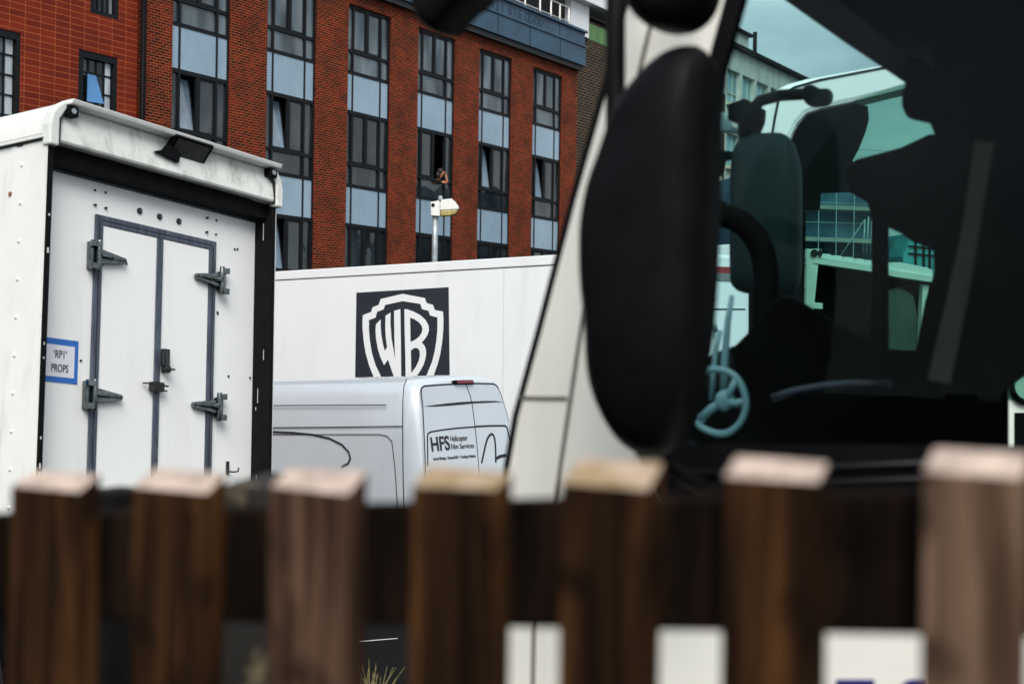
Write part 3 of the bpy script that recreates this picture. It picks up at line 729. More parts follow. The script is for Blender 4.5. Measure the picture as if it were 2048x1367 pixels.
mb = MB(); mb.ppx(VR, z6([(510, 142), (715, 136), (738, 172), (515, 178)]), .056, .05); mb.build('red_lens', RED_LENS, bl)
# side panel lines
def z4(l): return [(500+x/2.3986, 480+y/2.3986) for x, y in l]
KS = .010
mb = MB()
rline(mb, VS, z4([(750, 668), (738, 700), (733, 760), (731, 890), (733, 1100), (738, 1300), (740, 1600)]), .010, KS)
rline(mb, VS, z4([(60, 899), (400, 896), (731, 892)]), .012, KS)
rline(mb, VS, z4([(0, 930), (300, 931), (620, 931), (655, 938), (680, 965), (695, 1100), (705, 1250), (706, 1600)]), .008, KS)
mb.build('panel_gap', SEAM_SHADE, van)
mb = MB(); rline(mb, VS, z4([(0, 792), (105, 793), (400, 791), (650, 790)]), .016, KS); mb.build('roof_crease', mat('crease_grey', (.12, .14, .17), .5), van)
mb = MB(); rline(mb, VS, z4([(0, 915), (105, 918), (200, 922), (300, 932), (380, 950), (440, 980), (472, 1015), (480, 1045), (470, 1070), (440, 1085)]), .022, KS+.001)
mb.build('swoosh_decal', DECAL, van)
mb = MB(); mb.box(VB, .05, VWID-.05, gv+.25, gv+.45, .10, -.05); mb.build('rear_bumper', BLACK_PLASTIC, van, bevel=.02)
for l in (1.1, 4.6):
    wheel(van, VB.at(.06, gv+.34, -l), -VB.u, .34, .22); wheel(van, VB.at(VWID-.06, gv+.34, -l), VB.u, .34, .22)

# ------------------------------------------------------------------ white box truck
BT = Fr(W(95, 300, 8.65), ray(2810, 1038), ray(1024-714+.028*22000, 683.5-22000))
TS = Fr(BT.O, BT.n, BT.v)    # its left side; a runs to the rear
gb = gz(9.5) - BT.O.z
trk = thing('box_truck', BT.at(1, gb, -2), 'white box truck with small twin rear doors, chrome strap hinges and a blue bordered notice', 'truck')
DEP = -.16
BW = 2.085; BFL = -2.42
mb = MB()
mb.plate(TS, [(-4.4, BFL), (0, BFL), (0, .075), (-4.4, .075)], 0, -.04)                  # left wall
mb.box(BT, BW-.03, BW, BFL, .075, 0, -4.4)                                               # right wall
mb.box(BT, .042, BW-.032, BFL, .28, -4.36, -4.4)                                         # front wall
mb.box(BT, .042, BW-.032, BFL, BFL+.1, -.01, -4.35)                                      # floor
mb.build('body', WHITE_BOX, trk, BT, bevel=.004)
# side lap strip with rivets
mb = MB()
c1, c2 = TS.px(8, 700, .003)[0], 0
mb.plate(TS, [(c1, BFL), (-.004, BFL), (-.004, .06), (c1, .06)], .0055, .0005)
mb.mi = 0
for i in range(14):
    y = 330+i*76
    for xs in ((42, 22),):
        x = xs[0]+(xs[1]-xs[0])*(y-380)/520
        a, b = TS.px(x, y, .006)
        if b > BFL: mb.ball(TS.at(a, b, .005), .012, 1, 1, 1)
mb.build('corner_strip', WHITE_BOX, trk, TS)
mb = MB()
for x, y, r in ((16, 290, .018), (40, 290, .016)):
    a, b = TS.px(x, y, .008); mb.box(TS, a-r*1.6, a+r*1.6, b-r*.6, b+r*.6, .010, .007)
mb.build('scrape_mark', HOLE, trk)
mb = MB(); a, b = TS.px(20, 388, .008); mb.disc(TS, a, b, .009, .006, .016); mb.build('rust_spot', mat('rust', (.22, .10, .04), .9), trk)
# roof with rounded cove, gutter rail
mb = MB()
prof = [(-.018, .10), (-.018, .165), (.0, .225), (.035, .278), (.09, .315), (.17, .332), (BW/2, .345)]
prof = prof + [(BW-a, b) for a, b in prof[-2::-1]]
ringf = lambda k: [BT.at(a, b, k) for a, b in prof]
mb.loft([ringf(-.02), ringf(-4.42)])
mb.build('roof', WHITE_BOX, trk, smooth_angle=40)
mb = MB(); mb.box(TS, -4.4, -.01, .078, .098, .03, -.05); mb.mi = 1; mb.box(TS, -4.4, -.03, .0985, .104, .022, -.03); mb.box(TS, -4.4, -.03, .068, .0745, .012, .001)
mb.build('gutter_rail', [WHITE_DIRTY, SEAM_SHADE], trk)  # second material paints thin shadow lines above and below the rail
mb = MB(); mb.plate(BT, [(.16, .334), (.5, .3405), (.5, .3435), (.16, .340)], -.5, -4.2); mb.build('roof_sheet', BLUE_TAPE, trk)
# rear header: projecting lip, sloped fascia, corner castings
mb = MB()
a0, a1 = .10, BW-.05
mb.prism([BT.at(a0, .335, .10), BT.at(a0, .335, -.02), BT.at(a0, .302, -.02), BT.at(a0, .302, .085)], BT.u*(a1-a0))
lip = mb.build('header_lip', WHITE_BOX, trk, bevel=.008)
mb = MB()
mb.prism([BT.at(.05, .30, -.005), BT.at(.05, .24, .005), BT.at(.05, .14, .022), BT.at(.05, .075, .03), BT.at(.05, .06, .02), BT.at(.05, .06, -.05), BT.at(.05, .30, -.05)], BT.u*(BW-.1))
mb.build('header_fascia', WHITE_DIRTY, trk, bevel=.004)
for s in (0, 1):
    mb = MB()
    pr = [(-.02, .03), (-.022, .16), (-.002, .235), (.035, .285), (.10, .33), (.105, .28), (.052, .2), (.052, .03)]
    if s: pr = [(BW-a, b) for a, b in pr]
    mb.plate(BT, pr, .045, -.03)
    cst = mb.build('corner_casting', WHITE_DIRTY, trk, bevel=.012)
    mb = MB()
    sm = [(.112, .325), (.108, .275), (.058, .2), (.056, .05)]
    if s: sm = [(BW-a, b) for a, b in sm]
    for (xa, ya), (xb, yb) in zip(sm, sm[1:]):
        w = -.009 if s else .009
        mb.plate(BT, [(xa, ya), (xb, yb), (xb+w, yb), (xa+w, ya)], .036, .0)
    mb.build('casting_gap', HOLE, cst)
    mb = MB(); a = .135 if s == 0 else BW-.11
    mb.box(BT, a-.035, a+.045, .235, .298, .06, .0); mk = mb.build('marker_lamp', BLACK_PLASTIC, trk, bevel=.006)
    mb = MB(); mb.disc(BT, a+.005, .268, .066, .058, .018); mb.build('lens', GALV, mk)
# recess lining (black)
mb = MB()
mb.box(BT, .003, .045, BFL+.1, .058, .006, DEP); mb.box(BT, BW-.05, BW-.012, BFL+.1, .058, .004, DEP)
mb.box(BT, .046, BW-.051, -.055, .058, -.05, DEP-.05)
mb.box(BT, .046, BW-.051, -.2, .05, DEP-.052, DEP-.09)
mb.build('door_seal', BLACK, trk, bevel=.004)
mb = MB(); rng = random.Random(5)
for i in range(5):
    b = -.15 - rng.random()*2.0; kk0 = -.03-rng.random()*.1; mb.box(BT, BW-.053, BW-.0505, b, b+.01+rng.random()*.12, kk0, kk0-.003)
for i in range(7):
    b = -.1 - rng.random()*1.9; mb.box(BT, .02, .026+rng.random()*.006, b, b+.01+rng.random()*.03, .0075, .006)
mb.build('paint_chips', WHITE_DIRTY, trk)
# inset rear panel
p = lambda x, y, k=DEP: BT.px(x, y, k)
top = p(105, 338)[1]
mb = MB(); mb.box(BT, .046, BW-.051, BFL+.1, top, DEP, DEP-.05); pan = mb.build('rear_panel', WHITE_PANEL, trk)
mb = MB(); mb.box(BT, .046, BW-.051, top-.012, top+.014, DEP+.012, DEP+.001); mb.build('panel_trim', STEEL_DK, trk)
dl = p(189, 429)[0]; dr = p(429.5, 483)[0]; dt = (p(189, 429)[1]+p(429, 483)[1])/2; fw = .063
dc = (p(314, 470)[0]+p(308, 900)[0])/2+.005
DB = BFL+.12
mb = MB(); K1 = DEP+.018
mb.plate(BT, [(dl, DB), (dl+fw, DB), (dl+fw, dt-fw), (dl, dt)], K1, DEP+.001)
mb.plate(BT, [(dr, DB), (dr, dt), (dr-fw, dt-fw), (dr-fw, DB)], K1, DEP+.001)
mb.plate(BT, [(dl, dt), (dl+fw, dt-fw), (dr-fw, dt-fw), (dr, dt)], K1-.001, DEP+.001)
mb.mi = 1
mb.box(BT, dl+fw*.8, dr-fw*.8, dt-fw*.55, dt-fw*.48, K1+.003, K1-.002)
for a in (dl+fw*.5, dr-fw*.5): mb.box(BT, a-.004, a+.004, DB, dt-fw*.6, K1+.003, K1-.002)
mb.build('door_frame', [STEEL_DK, HOLE], trk, bevel=.003)
doors = []
for aa, bb in ((dl+fw+.004, dc-.004), (dc+.004, dr-fw-.004)):
    mb = MB(); mb.box(BT, aa, bb, DB, dt-fw-.004, DEP+.012, DEP+.001); doors.append(mb.build('door', WHITE_PANEL, trk, bevel=.003))
mb = MB(); mb.box(BT, dc-.03, dc+.022, DB, dt-fw-.004, DEP+.024, DEP+.0125)
mb.mi = 1
for i in range(12): mb.disc(BT, dc+.008, dt-.25-i*.13, DEP+.027, DEP+.023, .005, 8)
mb.build('centre_strip', [STEEL_DK, HOLE], doors[1], bevel=.003)
def hinge(a, b, s, door):
    """a: hinge pin line, s=+1 strap to the right"""
    mb = MB(); k = K1+.001; b0 = b
    q = lambda x: a + s*x*(.82 if x < 0 else 1)
    def pl(pts, k0, k1): mb.plate(BT, [(x, b+(y-b)*.84) for x, y in (pts if s > 0 else pts[::-1])], k0, k1)
    pl([(q(-.105), b-.105), (q(-.03), b-.075), (q(-.03), b+.075), (q(-.105), b+.105)], k+.02, DEP+.002)
    pl([(q(-.115), b+.062), (q(-.02), b+.062), (q(-.02), b+.105), (q(-.115), b+.112)], k+.05, k+.021)
    pl([(q(-.115), b-.112), (q(-.02), b-.105), (q(-.02), b-.062), (q(-.115), b-.062)], k+.05, k+.021)
    mb.tube([BT.at(q(-.035), b-.10, k+.036), BT.at(q(-.035), b+.10, k+.036)], .018, 10)
    pl([(q(-.03), b-.058), (q(.04), b-.05), (q(.205), b-.022), (q(.215), b), (q(.205), b+.022), (q(.04), b+.05), (q(-.03), b+.058)], k+.03, k+.001)
    mb.tube([BT.at(q(-.02), b, k+.032), BT.at(q(.08), b, k+.032), BT.at(q(.18), b, k+.028)], .026, 10, r2=.010)
    mb.mi = 1
    for x in (.07, .14, .19): mb.disc(BT, q(x), b, k+.060 - x*.12, k+.0, .009, 8)
    mb.build('strap_hinge', [CHROME, HOLE], door, bevel=.004)
hL = p(188, 512); hR = p(443, 565); hL2 = p(179, 790); hR2 = p(438, 815)
hinge(dl+.03, (hL[1]+hR[1])/2, 1, doors[0]); hinge(dr-.005, (hL[1]+hR[1])/2, -1, doors[1])
hinge(dl+.03, (hL2[1]+hR2[1])/2, 1, doors[0]); hinge(dr-.005, (hL2[1]+hR2[1])/2, -1, doors[1])
# keypad lock
la, lb = p(321, 698)[0], p(321, 698)[1]; lh = lb-p(321, 746)[1]
mb = MB(); mb.box(BT, la-.026, la+.036, lb-lh*.74, lb, DEP+.06, DEP+.0255); lk = mb.build('keypad_lock', DARK_MET, doors[1], bevel=.008)
mb = MB()
for i in range(6):
    for j in (0, 1): mb.disc(BT, la-.004+j*.022, lb-.022-i*.019, DEP+.066, DEP+.0605, .006, 8)
kk = mb.build('keypad_button', CHROME, doors[1])
mb = MB(); mb.disc(BT, la+.008, lb-lh*.86, DEP+.075, DEP+.0255, .026, 16); mb.box(BT, la-.012, la+.05, lb-lh*.9, lb-lh*.82, DEP+.095, DEP+.0755); mb.build('lock_knob', DARK_MET, doors[1], bevel=.004)
# hasp
ha, hb_ = p(301, 774)
mb = MB(); mb.box(BT, ha-.04, ha+.06, hb_-.03, hb_+.032, DEP+.07, DEP+.0255)
mb.tube([BT.at(ha-.10, hb_+.02, DEP+.03), BT.at(ha-.04, hb_+.018, DEP+.06)], .006, 8)
mb.tube([BT.at(ha+.06, hb_+.012, DEP+.06), BT.at(ha+.11, hb_+.012, DEP+.05)], .007, 8); mb.tube([BT.at(ha+.06, hb_-.02, DEP+.06), BT.at(ha+.1, hb_-.02, DEP+.05)], .006, 8)
mb.build('hasp', HOLE, doors[0], bevel=.004)
# hook at lower right
ka, kb2 = p(454, 922)
mb = MB(); mb.box(BT, ka-.012, ka+.012, kb2-.09, kb2, DEP+.012, DEP+.001); mb.tube([BT.at(ka, kb2-.07, DEP+.01), BT.at(ka+.02, kb2-.075, DEP+.05), BT.at(ka+.05, kb2-.07, DEP+.06), BT.at(ka+.055, kb2-.045, DEP+.06)], .006, 8); mb.build('hook', HOLE, trk)
# bolt holes
def z3(x, y): return (x/2.2783, 400+y/2.2783)
small = [(430, 23), (479, 37), (941, 81), (985, 93), (939, 147), (983, 157), (1068, 224), (1081, 224), (990, 511), (570, 291), (367, 731), (1040, 802), (1138, 809), (991, 517)]
for x, y in small:
    a, b = p(*z3(x, y)); mb = MB(); mb.disc(BT, a, b, DEP+.006 if dl-.02 > a or a > dr else DEP+.016, DEP, .0085, 10); mb.build('bolt', HOLE, trk)
for x, y in ((189.5, 380.5), (211, 385)): a, b = p(x, y); mb = MB(); mb.disc(BT, a, b, DEP+.006, DEP, .0085, 10); mb.build('bolt', HOLE, trk)
for x, y in ((634, 50), (725, 76), (813, 97)):
    a, b = p(*z3(x, y)); mb = MB(); mb.disc(BT, a, b, DEP+.010, DEP, .021, 16); mb.mi = 1; mb.disc(BT, a+.003, b, DEP+.013, DEP+.0105, .009, 12); mb.build('bolt', [HOLE, STEEL_DK], trk)
# paper notice
mb = MB(); KN = DEP+.004
n1 = p(156.5, 682)[0]; nt_, nb = p(140, 680)[1], p(140, 767)[1]; n0 = n1-.42
mb.box(BT, n0, n1, nb, nt_, KN, DEP+.001); note = mb.build('notice', BLUE_TAPE, trk)
mb = MB(); mb.box(BT, n0+.032, n1-.03, nb+.035, nt_-.04, KN+.002, KN+.0004); sh = mb.build('paper', PAPER, note)
mb = MB()
tx0 = p(106, 707)[0]; tx1 = p(132, 714)[0]
text(mb, BT, "\u2018RP1\u2019", tx0, tx1, p(118, 716)[1], p(118, 700)[1], KN+.0025, .001, .018)
text(mb, BT, "PROPS", p(101, 733)[0], p(135, 742)[0], p(118, 744)[1], p(118, 728)[1], KN+.0025, .001, .018)
mb.build('lettering', INK, note)
# flood lamp under the lip
mb = MB()
fa = BT.px(352, 300, .1)[0]; f1 = BT.px(428, 310, .1)[0]
LFm = Fr(BT.at((fa+f1)/2, .262, .07), BT.u, (BT.v*.75 + BT.n*.66))
w2 = (f1-fa)/2
mb.box(LFm, -w2, w2, -.10, .055, 0, -.045); fl_ = mb.build('flood_lamp', BLACK_PLASTIC, trk, bevel=.008)
mb = MB(); mb.box(LFm, -w2+.03, w2-.03, -.085, .035, .004, .0005); mb.build('lens', mat('dusty_glass', (.035, .035, .033), .3, var=.5, scale=14), fl_)
mb = MB(); mb.plate(BT, [(fa-.13, .175), (fa+.08, .14), (fa+.1, .2), (fa+.04, .25), (fa-.02, .245), (fa-.06, .2)], .05, .02); mb.build('lamp_bracket', BLACK_PLASTIC, fl_, bevel=.004)
# below the box: tail bar, tail lift, chassis, wheels
mb = MB(); mb.box(BT, .02, BW-.02, gb+.45, BFL-.004, .02, -.12); mb.box(BT, .5, BW-.5, gb+.5, BFL-.02, -.2, -4.2); mb.build('tail_lift', BLACK, trk, bevel=.01)
mb = MB(); a, b = BT.px(236, 1275, .1)
mb.plate(BT, BT.pts([(219, 1262), (232, 1256), (254, 1285), (254, 1300)], .1), .1, .07); mb.build('lift_arm', GALV, trk)
mb = MB()
rrp = [(-.03, gb+.75), (BW+.03, gb+.75), (BW+.03, .15), (1.9, .35), (.2, .35), (-.03, .15)]
for l in (-.9, -3.9):
    wheel(trk, BT.at(.13, gb+.42, l), -BT.u); wheel(trk, BT.at(BW-.13, gb+.42, l), BT.u)
mb = MB(); mb.plate(TS, [(-6.1, gb+.5), (-4.5, gb+.5), (-4.5, -.3), (-5.1, -.3), (-5.7, -.95), (-6.05, -1.3)], -.08, -BW+.08); mb.build('cab', WHITE_BOX, trk, bevel=.05)

# ------------------------------------------------------------------ grass tuft and painted line on the tarmac
tuft = MB(); rg = random.Random(11)
tb = W(738, 1345, 8.0); tb.z = gz(8)
for i in range(60):
    an = rg.uniform(-1.2, 1.3); h = rg.uniform(.35, .62); ln = rg.uniform(.03, .22); o = Vector((rg.uniform(-.06, .06), rg.uniform(-.06, .06), 0))
    d = Vector((math.sin(an)*ln, rg.uniform(-.1, .1), h)); p0 = tb+o; p1 = p0+Vector((d.x*.3, d.y*.3, h*.7)); p2 = p0+d
    tuft.tube([p0, p1, p2], .006, 4, r2=.001)
tag(tuft.build('grass_tuft', LEAF), 'tuft of dry grass growing from the dark tarmac behind the fence', 'grass')
mb = MB(); q = []
for x, y in ((710, 1284.5), (795, 1277.5)):
    r = ray(x, y); best = None
    for i in range(400):
        t = 6+i*.025; pnt = CAM+r*t
        if pnt.z <= gz(pnt.y): best = pnt; break
    q.append(best)
n_ = Vector((0, .05, 0)); q = [Vector((v.x, v.y, gz(v.y)+.006)) for v in q]
f_ = [q[0], q[1], q[1]+n_, q[0]+n_]
for v in f_: v.z = gz(v.y)+.006
mb.face(f_); tag(mb.build('road_marking', LAMP_WHITE), kind='structure')

# ------------------------------------------------------------------ the lorry cab at the right
LD = 3.0
LC = Fr(W(1024, 690, LD), (.883, -.469, 0), (0, 0, 1))
gl2 = gz(4)-LC.O.z
cabt = thing('lorry', LC.at(1.0, gl2, -1.0), 'white lorry with tall black door mirrors and tinted side window close behind the fence', 'lorry')
outl = [(1292, -130), (1212, 190), (1152, 400), (1087, 650), (1038, 830), (1008, 1000), (990, 1150), (982, 1400), (980, 1900), (2900, 1900), (2900, -130)]
hole = [(1506, -90), (1442, 140), (1424, 300), (1412, 500), (1398, 690), (1372, 800), (1366, 880), (1380, 892), (2100, 895), (2120, -90)]
hole_wide = [(1490, -96), (1424, 140), (1404, 300), (1390, 500), (1376, 690), (1350, 800), (1346, 880), (1370, 910), (2120, 915), (2140, -96)]
mb = MB(); holed(mb, LC, LC.pts(outl), [LC.pts(hole_wide)], 0, -.06); mb.build('cab_side', WHITE_CAB, cabt)
# front corner, wind screen edge, roof, back
mb = MB()
rx = lambda pts, k: LC.pts(pts, k)
fr_pts = rx([(1292, -130), (1212, 190), (1152, 400), (1087, 650), (1038, 830), (1008, 1000), (990, 1150), (982, 1400), (980, 1900)], 0)
w0 = [(a-.016, b) for a, b in fr_pts]
mb.plate(LC, [(a-.018, b) for a, b in fr_pts[:6]] + [(a-.001, b) for a, b in fr_pts[:6]][::-1], -.004, -.05)
mb.build('screen_seal', BLACK, cabt)
mb = MB()
bw = [(a, b) for a, b in fr_pts[5:]]
mb.plate(LC, bw + [(a+.05, b) for a, b in bw][::-1], -.065, -2.3)
mb.build('front_panel', WHITE_CAB, cabt)
mb = MB(); a_, b_ = rx([(1292, -130)], 0)[0]; ar, br = rx([(2900, -130)], 0)[0]
arf = rx([(1482, -130)], 0)[0][0]
mb.box(LC, arf, ar, b_+.053, b_+.12, .01, -2.36); mb.build('roof', WHITE_CAB, cabt, bevel=.03)
mb = MB(); mb.box(LC, arf+.004, ar-.06, b_+.003, b_+.05, -.07, -2.33); mb.build('header_lining', BLACK_IN, cabt)
mb = MB()
zsill = rx([(1425, 890)], 0)[0][1]; abk = ar
mb.box(LC, abk-.05, abk, gl2+.6, b_, -.065, -2.3); mb.build('back_wall', BLACK_IN, cabt)
# door seams
mb = MB()
rline(mb, LC, [(1302, 45), (1245, 280), (1170, 600), (1140, 800), (1110, 1000), (1085, 1150), (1067, 1260), (1064, 1420), (1064, 1900)], .008, .003)
rline(mb, LC, [(1042, 795), (1090, 796), (1131, 796)], .008, .003)
mb.build('panel_gap', mat('cab_gap', (.12, .11, .095), .8), cabt)
mb = MB()
holed(mb, LC, LC.pts([(1478, -100), (1424, 95), (1398, 200), (1340, 500), (1270, 900), (1335, 1010), (1345, 1120), (2700, 1120), (2700, -100)], .004), [LC.pts([(x+(4 if x < 1600 else -4), y+(4 if y < 0 else -4)) for x, y in hole], .004)], .006, .001)
holed(mb, LC, LC.pts([(x*1.0, y) for x, y in hole_wide], -.02), [LC.pts(hole, -.02)], -.001, -.058)
mb.build('window_surround', BLACK_PLASTIC, cabt)
mb = MB()
for y0, y1, r in ((948, 915, .008), (975, 948, .006)):
    mb.tube([LC.at(*LC.px(1350, y0, .01), .01), LC.at(*LC.px(2100, y1, .01), .01)], r, 8)
mb.build('door_ridge', mat('grey_moulding', (.007, .0075, .009), .45, spec=.2), cabt)
mb = MB(); g1 = LC.pts(hole, -.03); mb.plate(LC, g1, -.03, -.034); mb.build('side_window', TINT, cabt)
# navy letters low on the door
mb = MB()
for l in ([(1672, 1358), (1748, 1358), (1748, 1378), (1690, 1378), (1690, 1440), (1672, 1440)], [(1805, 1365), (1820, 1358), (1846, 1358), (1846, 1440), (1826, 1440), (1826, 1385), (1805, 1385)]):
    mb.ppx(LC, l, .003, .0005)
mb.build('door_lettering', NAVY, cabt)
mb = MB(); mb.box(LC, rx([(1150, 0)], 0)[0][0], 2.5, gl2+.5, gl2+.66, .05, -2.3); mb.build('step', BLACK_PLASTIC, cabt)
for k in (-.25, -2.0): wheel(cabt, LC.at(1.0, gl2+.45, k), LC.n if k > -1 else -LC.n, .45, .26)
# mirrors
def _unused(): pass
def domed(fr, pix, k, depth, name, material, parent, back=.05):
    pts = fr.pts(pix, k); n = len(pts); ca = sum(a for a, b in pts)/n; cb = sum(b for a, b in pts)/n
    mb = MB(); rings = []
    for s, kk in ((.90, -back), (.97, -back*.6), (1.0, 0), (.985, depth*.3), (.93, depth*.6), (.80, depth*.85), (.5, depth)):
        rings.append([fr.at(ca+(a-ca)*s, cb+(b-cb)*s, k+kk) for a, b in pts])
    mb.loft(rings); return mb.build(name, material, parent, smooth_angle=60)
def smoothpoly(pix, n=4):
    out = []; m_ = len(pix)
    for i in range(m_):
        p0, p1, p2, p3 = [Vector(pix[(i+j-1) % m_]) for j in range(4)]
        for q in range(n):
            t = q/n
            v = .5*((2*p1)+(p2-p0)*t+(2*p0-5*p1+4*p2-p3)*t*t+(3*p1-p0-3*p2+p3)*t**3); out.append((v.x, v.y))
    return out
m1 = [(1380, 91), (1343, 102), (1307, 128), (1274, 165), (1248, 205), (1215, 300), (1192, 365), (1178, 439), (1175, 512), (1178, 585), (1186, 658), (1191, 753), (1205, 811), (1226, 855), (1256, 892), (1296, 912), (1340, 905), (1372, 850), (1396, 760), (1412, 640), (1420, 500), (1424, 350), (1426, 200), (1420, 118), (1402, 96)]
domed(LC, smoothpoly(m1, 3), .36, .09, 'door_mirror', BLACK_PLASTIC, cabt, .08)
el = [(1340+88*math.cos(t*math.pi/12), -32+98*math.sin(t*math.pi/12)) for t in range(24)]
domed(LC, el, .34, .07, 'wide_angle_mirror', BLACK_PLASTIC, cabt, .06)
mb = MB()
kp = .27; A_ = LC.px(1231, -70, kp); B_ = LC.px(1231, 420, kp)
mb.tube([LC.at(A_[0]+.1, A_[1]+.03, 0), LC.at(A_[0]+.03, A_[1]+.03, kp*.7), LC.at(*A_, kp), LC.at(*B_, kp), LC.at(B_[0]+.04, B_[1]-.03, kp)], .0185, 12)
mb.build('mirror_arm', BLACK_PLASTIC, cabt); mb = MB()
C_ = LC.px(1300, 905, .3); mb.tube([LC.at(*C_, .3), LC.at(C_[0]+.06, C_[1]-.08, .15), LC.at(C_[0]+.08, C_[1]-.1, 0)], .015, 10)
mb.build('mirror_arm', BLACK_PLASTIC, cabt)
fm = [(828, -60), (834, 5), (848, 42), (862, 60), (880, 68), (895, 64), (914, 42), (938, 18), (966, -5), (985, -60)]
domed(LC, smoothpoly(fm, 3), .45, .05, 'front_mirror', BLACK_PLASTIC, cabt, .05)
mb = MB(); A_ = LC.px(950, -60, .42); B_ = LC.px(1285, -110, .05); mb.tube([LC.at(*A_, .42), LC.at(A_[0]+.12, A_[1]+.03, .38), LC.at(*B_, .02)], .02, 10); mb.build('front_mirror_arm', BLACK_PLASTIC, cabt)
# interior, all in black trim, standing at its own depth inside the cab
def dk(d): return -(d-LD)
def ipart(name, pix, d, th=.06, material=BLACK_IN, parent=cabt, bevel=.006):
    mb = MB(); mb.ppx(LC, pix, dk(d), dk(d)-th); return mb.build(name, material, parent, bevel=bevel)
ipart('roof_lining', [(1545, -60), (1562, -5), (1690, 85), (1770, 138), (1811, 166), (1803, 185), (1803, 212), (1812, 233), (1858, 243), (1867, 266), (1905, 300), (2250, 300), (2250, -60)], 4.5)
ipart('sun_visor', [(1790, 58), (1830, 66), (1862, 90), (1868, 140), (1850, 118), (1800, 104)], 4.3, .02, mat('visor_grey', (.02, .024, .03), .7))
ipart('far_door_pillar', [(1858, 268), (1800, 295), (1710, 319), (1690, 345), (1700, 385), (1735, 405), (1742, 440), (1742, 780), (1770, 780), (1770, 452), (1800, 466), (1822, 482), (1850, 492), (1866, 500), (1868, 545), (1850, 600), (1840, 650), (1830, 705), (1830, 780), (2005, 780), (2060, 740), (2250, 740), (2250, 268)], 5.15)
ipart('dashboard', [(1330, 960), (1330, 780), (1395, 760), (1408, 720), (1430, 704), (1470, 690), (1520, 640), (1545, 600), (1575, 592), (1605, 606), (1640, 627), (1690, 655), (1742, 692), (1830, 705), (1855, 762), (2000, 770), (2002, 960)], 4.55, .03)
ipart('far_door_panel', [(1300, 760), (2012, 760), (2012, 1400), (1300, 1400)], 5.1)
ipart('near_door_trim', [(1400, 893), (2120, 893), (2120, 1400), (1400, 1400)], 3.09, .05)
ipart('seat', [(1890, 1000), (1880, 760), (1915, 560), (1950, 470), (1985, 455), (2004, 500), (2006, 1000)] , 3.9, .02, BLACK_IN, bevel=.006)
ipart('seat_belt', [(1950, 280), (1988, 285), (1960, 450), (1935, 600), (1900, 768), (1855, 758), (1895, 590), (1925, 450)], 3.6, .004, STRAP, bevel=0)
mb = MB(); g1 = LC.pts([(1604, 800), (1604, 350), (1606, 348), (1709, 199), (1811, 166), (2250, 166), (2250, 800)], dk(5.25)); mb.plate(LC, g1, dk(5.25), dk(5.255)); mb.build('far_window', TINT_FAR, cabt)
mb = MB(); g1 = LC.pts([(1360, -90), (1700, -90), (1811, 165), (1708, 198), (1605, 347), (1603, 349), (1603, 800), (1360, 800)], dk(5.25)); mb.plate(LC, g1, dk(5.25), dk(5.255)); mb.build('wind_screen', TINT_SCREEN, cabt)
def itube(name, pix, d, r, material, closed=False, r2=None):
    mb = MB()
    mb.tube([LC.at(*LC.px(x, y, dk(d)), dk(d)) for x, y in pix], r, 10, closed, r2); return mb.build(name, material, cabt)
itube('grab_rail', smoothpoly([(1405, 440), (1450, 432), (1490, 450), (1520, 490), (1532, 540), (1530, 620), (1520, 700), (1400, 720)], 3)[:20], 4.9, .042, BLACK_IN)
sw = smoothpoly([(1412, 748), (1440, 739), (1470, 752), (1487, 780), (1492, 812), (1481, 845), (1455, 865), (1425, 864), (1397, 848), (1402, 835), (1418, 822), (1440, 808), (1452, 790), (1462, 772), (1440, 760)], 3)
swo = itube('steering_wheel', smoothpoly([(1412, 748), (1440, 739), (1470, 752), (1487, 780), (1492, 812), (1481, 845), (1455, 865), (1425, 864), (1397, 848), (1408, 830)], 4)[:37], 4.28, .0105, TEAL_LIT_TRIM)
mb = MB()
pt = lambda x, y, d=4.28: LC.at(*LC.px(x, y, dk(d)), dk(d))
mb.tube([pt(1400, 838), pt(1425, 815), pt(1450, 803)], .013, 8); mb.tube([pt(1450, 803), pt(1470, 806), pt(1490, 803)], .012, 8); mb.tube([pt(1450, 803), pt(1462, 780), pt(1472, 758)], .011, 8)
mb.ball(pt(1450, 800), .03, 1, .5, 1.1)
mb.build('spokes', TEAL_LIT_TRIM, swo)
itube('control_rod', [(1440, 660), (1432, 700), (1427, 745), (1423, 800)], 4.33, .008, TEAL_LIT_TRIM)
itube('control_rod', [(1464, 590), (1456, 640), (1449, 720), (1449, 800)], 4.35, .007, TEAL_LIT_TRIM, r2=.014)
itube('dash_sheen', [(1545, 796), (1590, 782), (1650, 772), (1700, 768), (1780, 768)], 4.2, .012, mat('blue_sheen_plastic', (.012, .022, .036), .4))  # sheen along the dash top, put in as a bluish tube
# mirror on the far door, with its arm
fmr = [(1490, 272), (1525, 266), (1562, 266), (1583, 280), (1592, 305), (1600, 345), (1601, 450), (1600, 540), (1592, 580), (1570, 592), (1500, 588), (1468, 575), (1462, 540), (1462, 420), (1464, 330), (1473, 290)]
domed(LC, smoothpoly(fmr, 3), dk(5.45), .07, 'far_door_mirror', mat('mirror_dark', (.012, .019, .021), .6, spec=.15), cabt, .06)
itube('far_mirror_arm', [(1490, 268), (1500, 225), (1520, 202), (1560, 191), (1610, 188), (1640, 190)], 5.42, .022, BLACK_PLASTIC)
domed(LC, smoothpoly([(1608, 175), (1625, 170), (1642, 178), (1658, 178), (1662, 190), (1656, 206), (1640, 212), (1618, 212), (1606, 196)], 3), dk(5.40), .03, 'arm_pivot', BLACK_PLASTIC, cabt, .05)
ipart('arm_bracket', [(1455, 208), (1478, 200), (1490, 196), (1498, 208), (1520, 214), (1518, 240), (1500, 285), (1476, 290), (1474, 245), (1455, 240)], 5.43, .08)
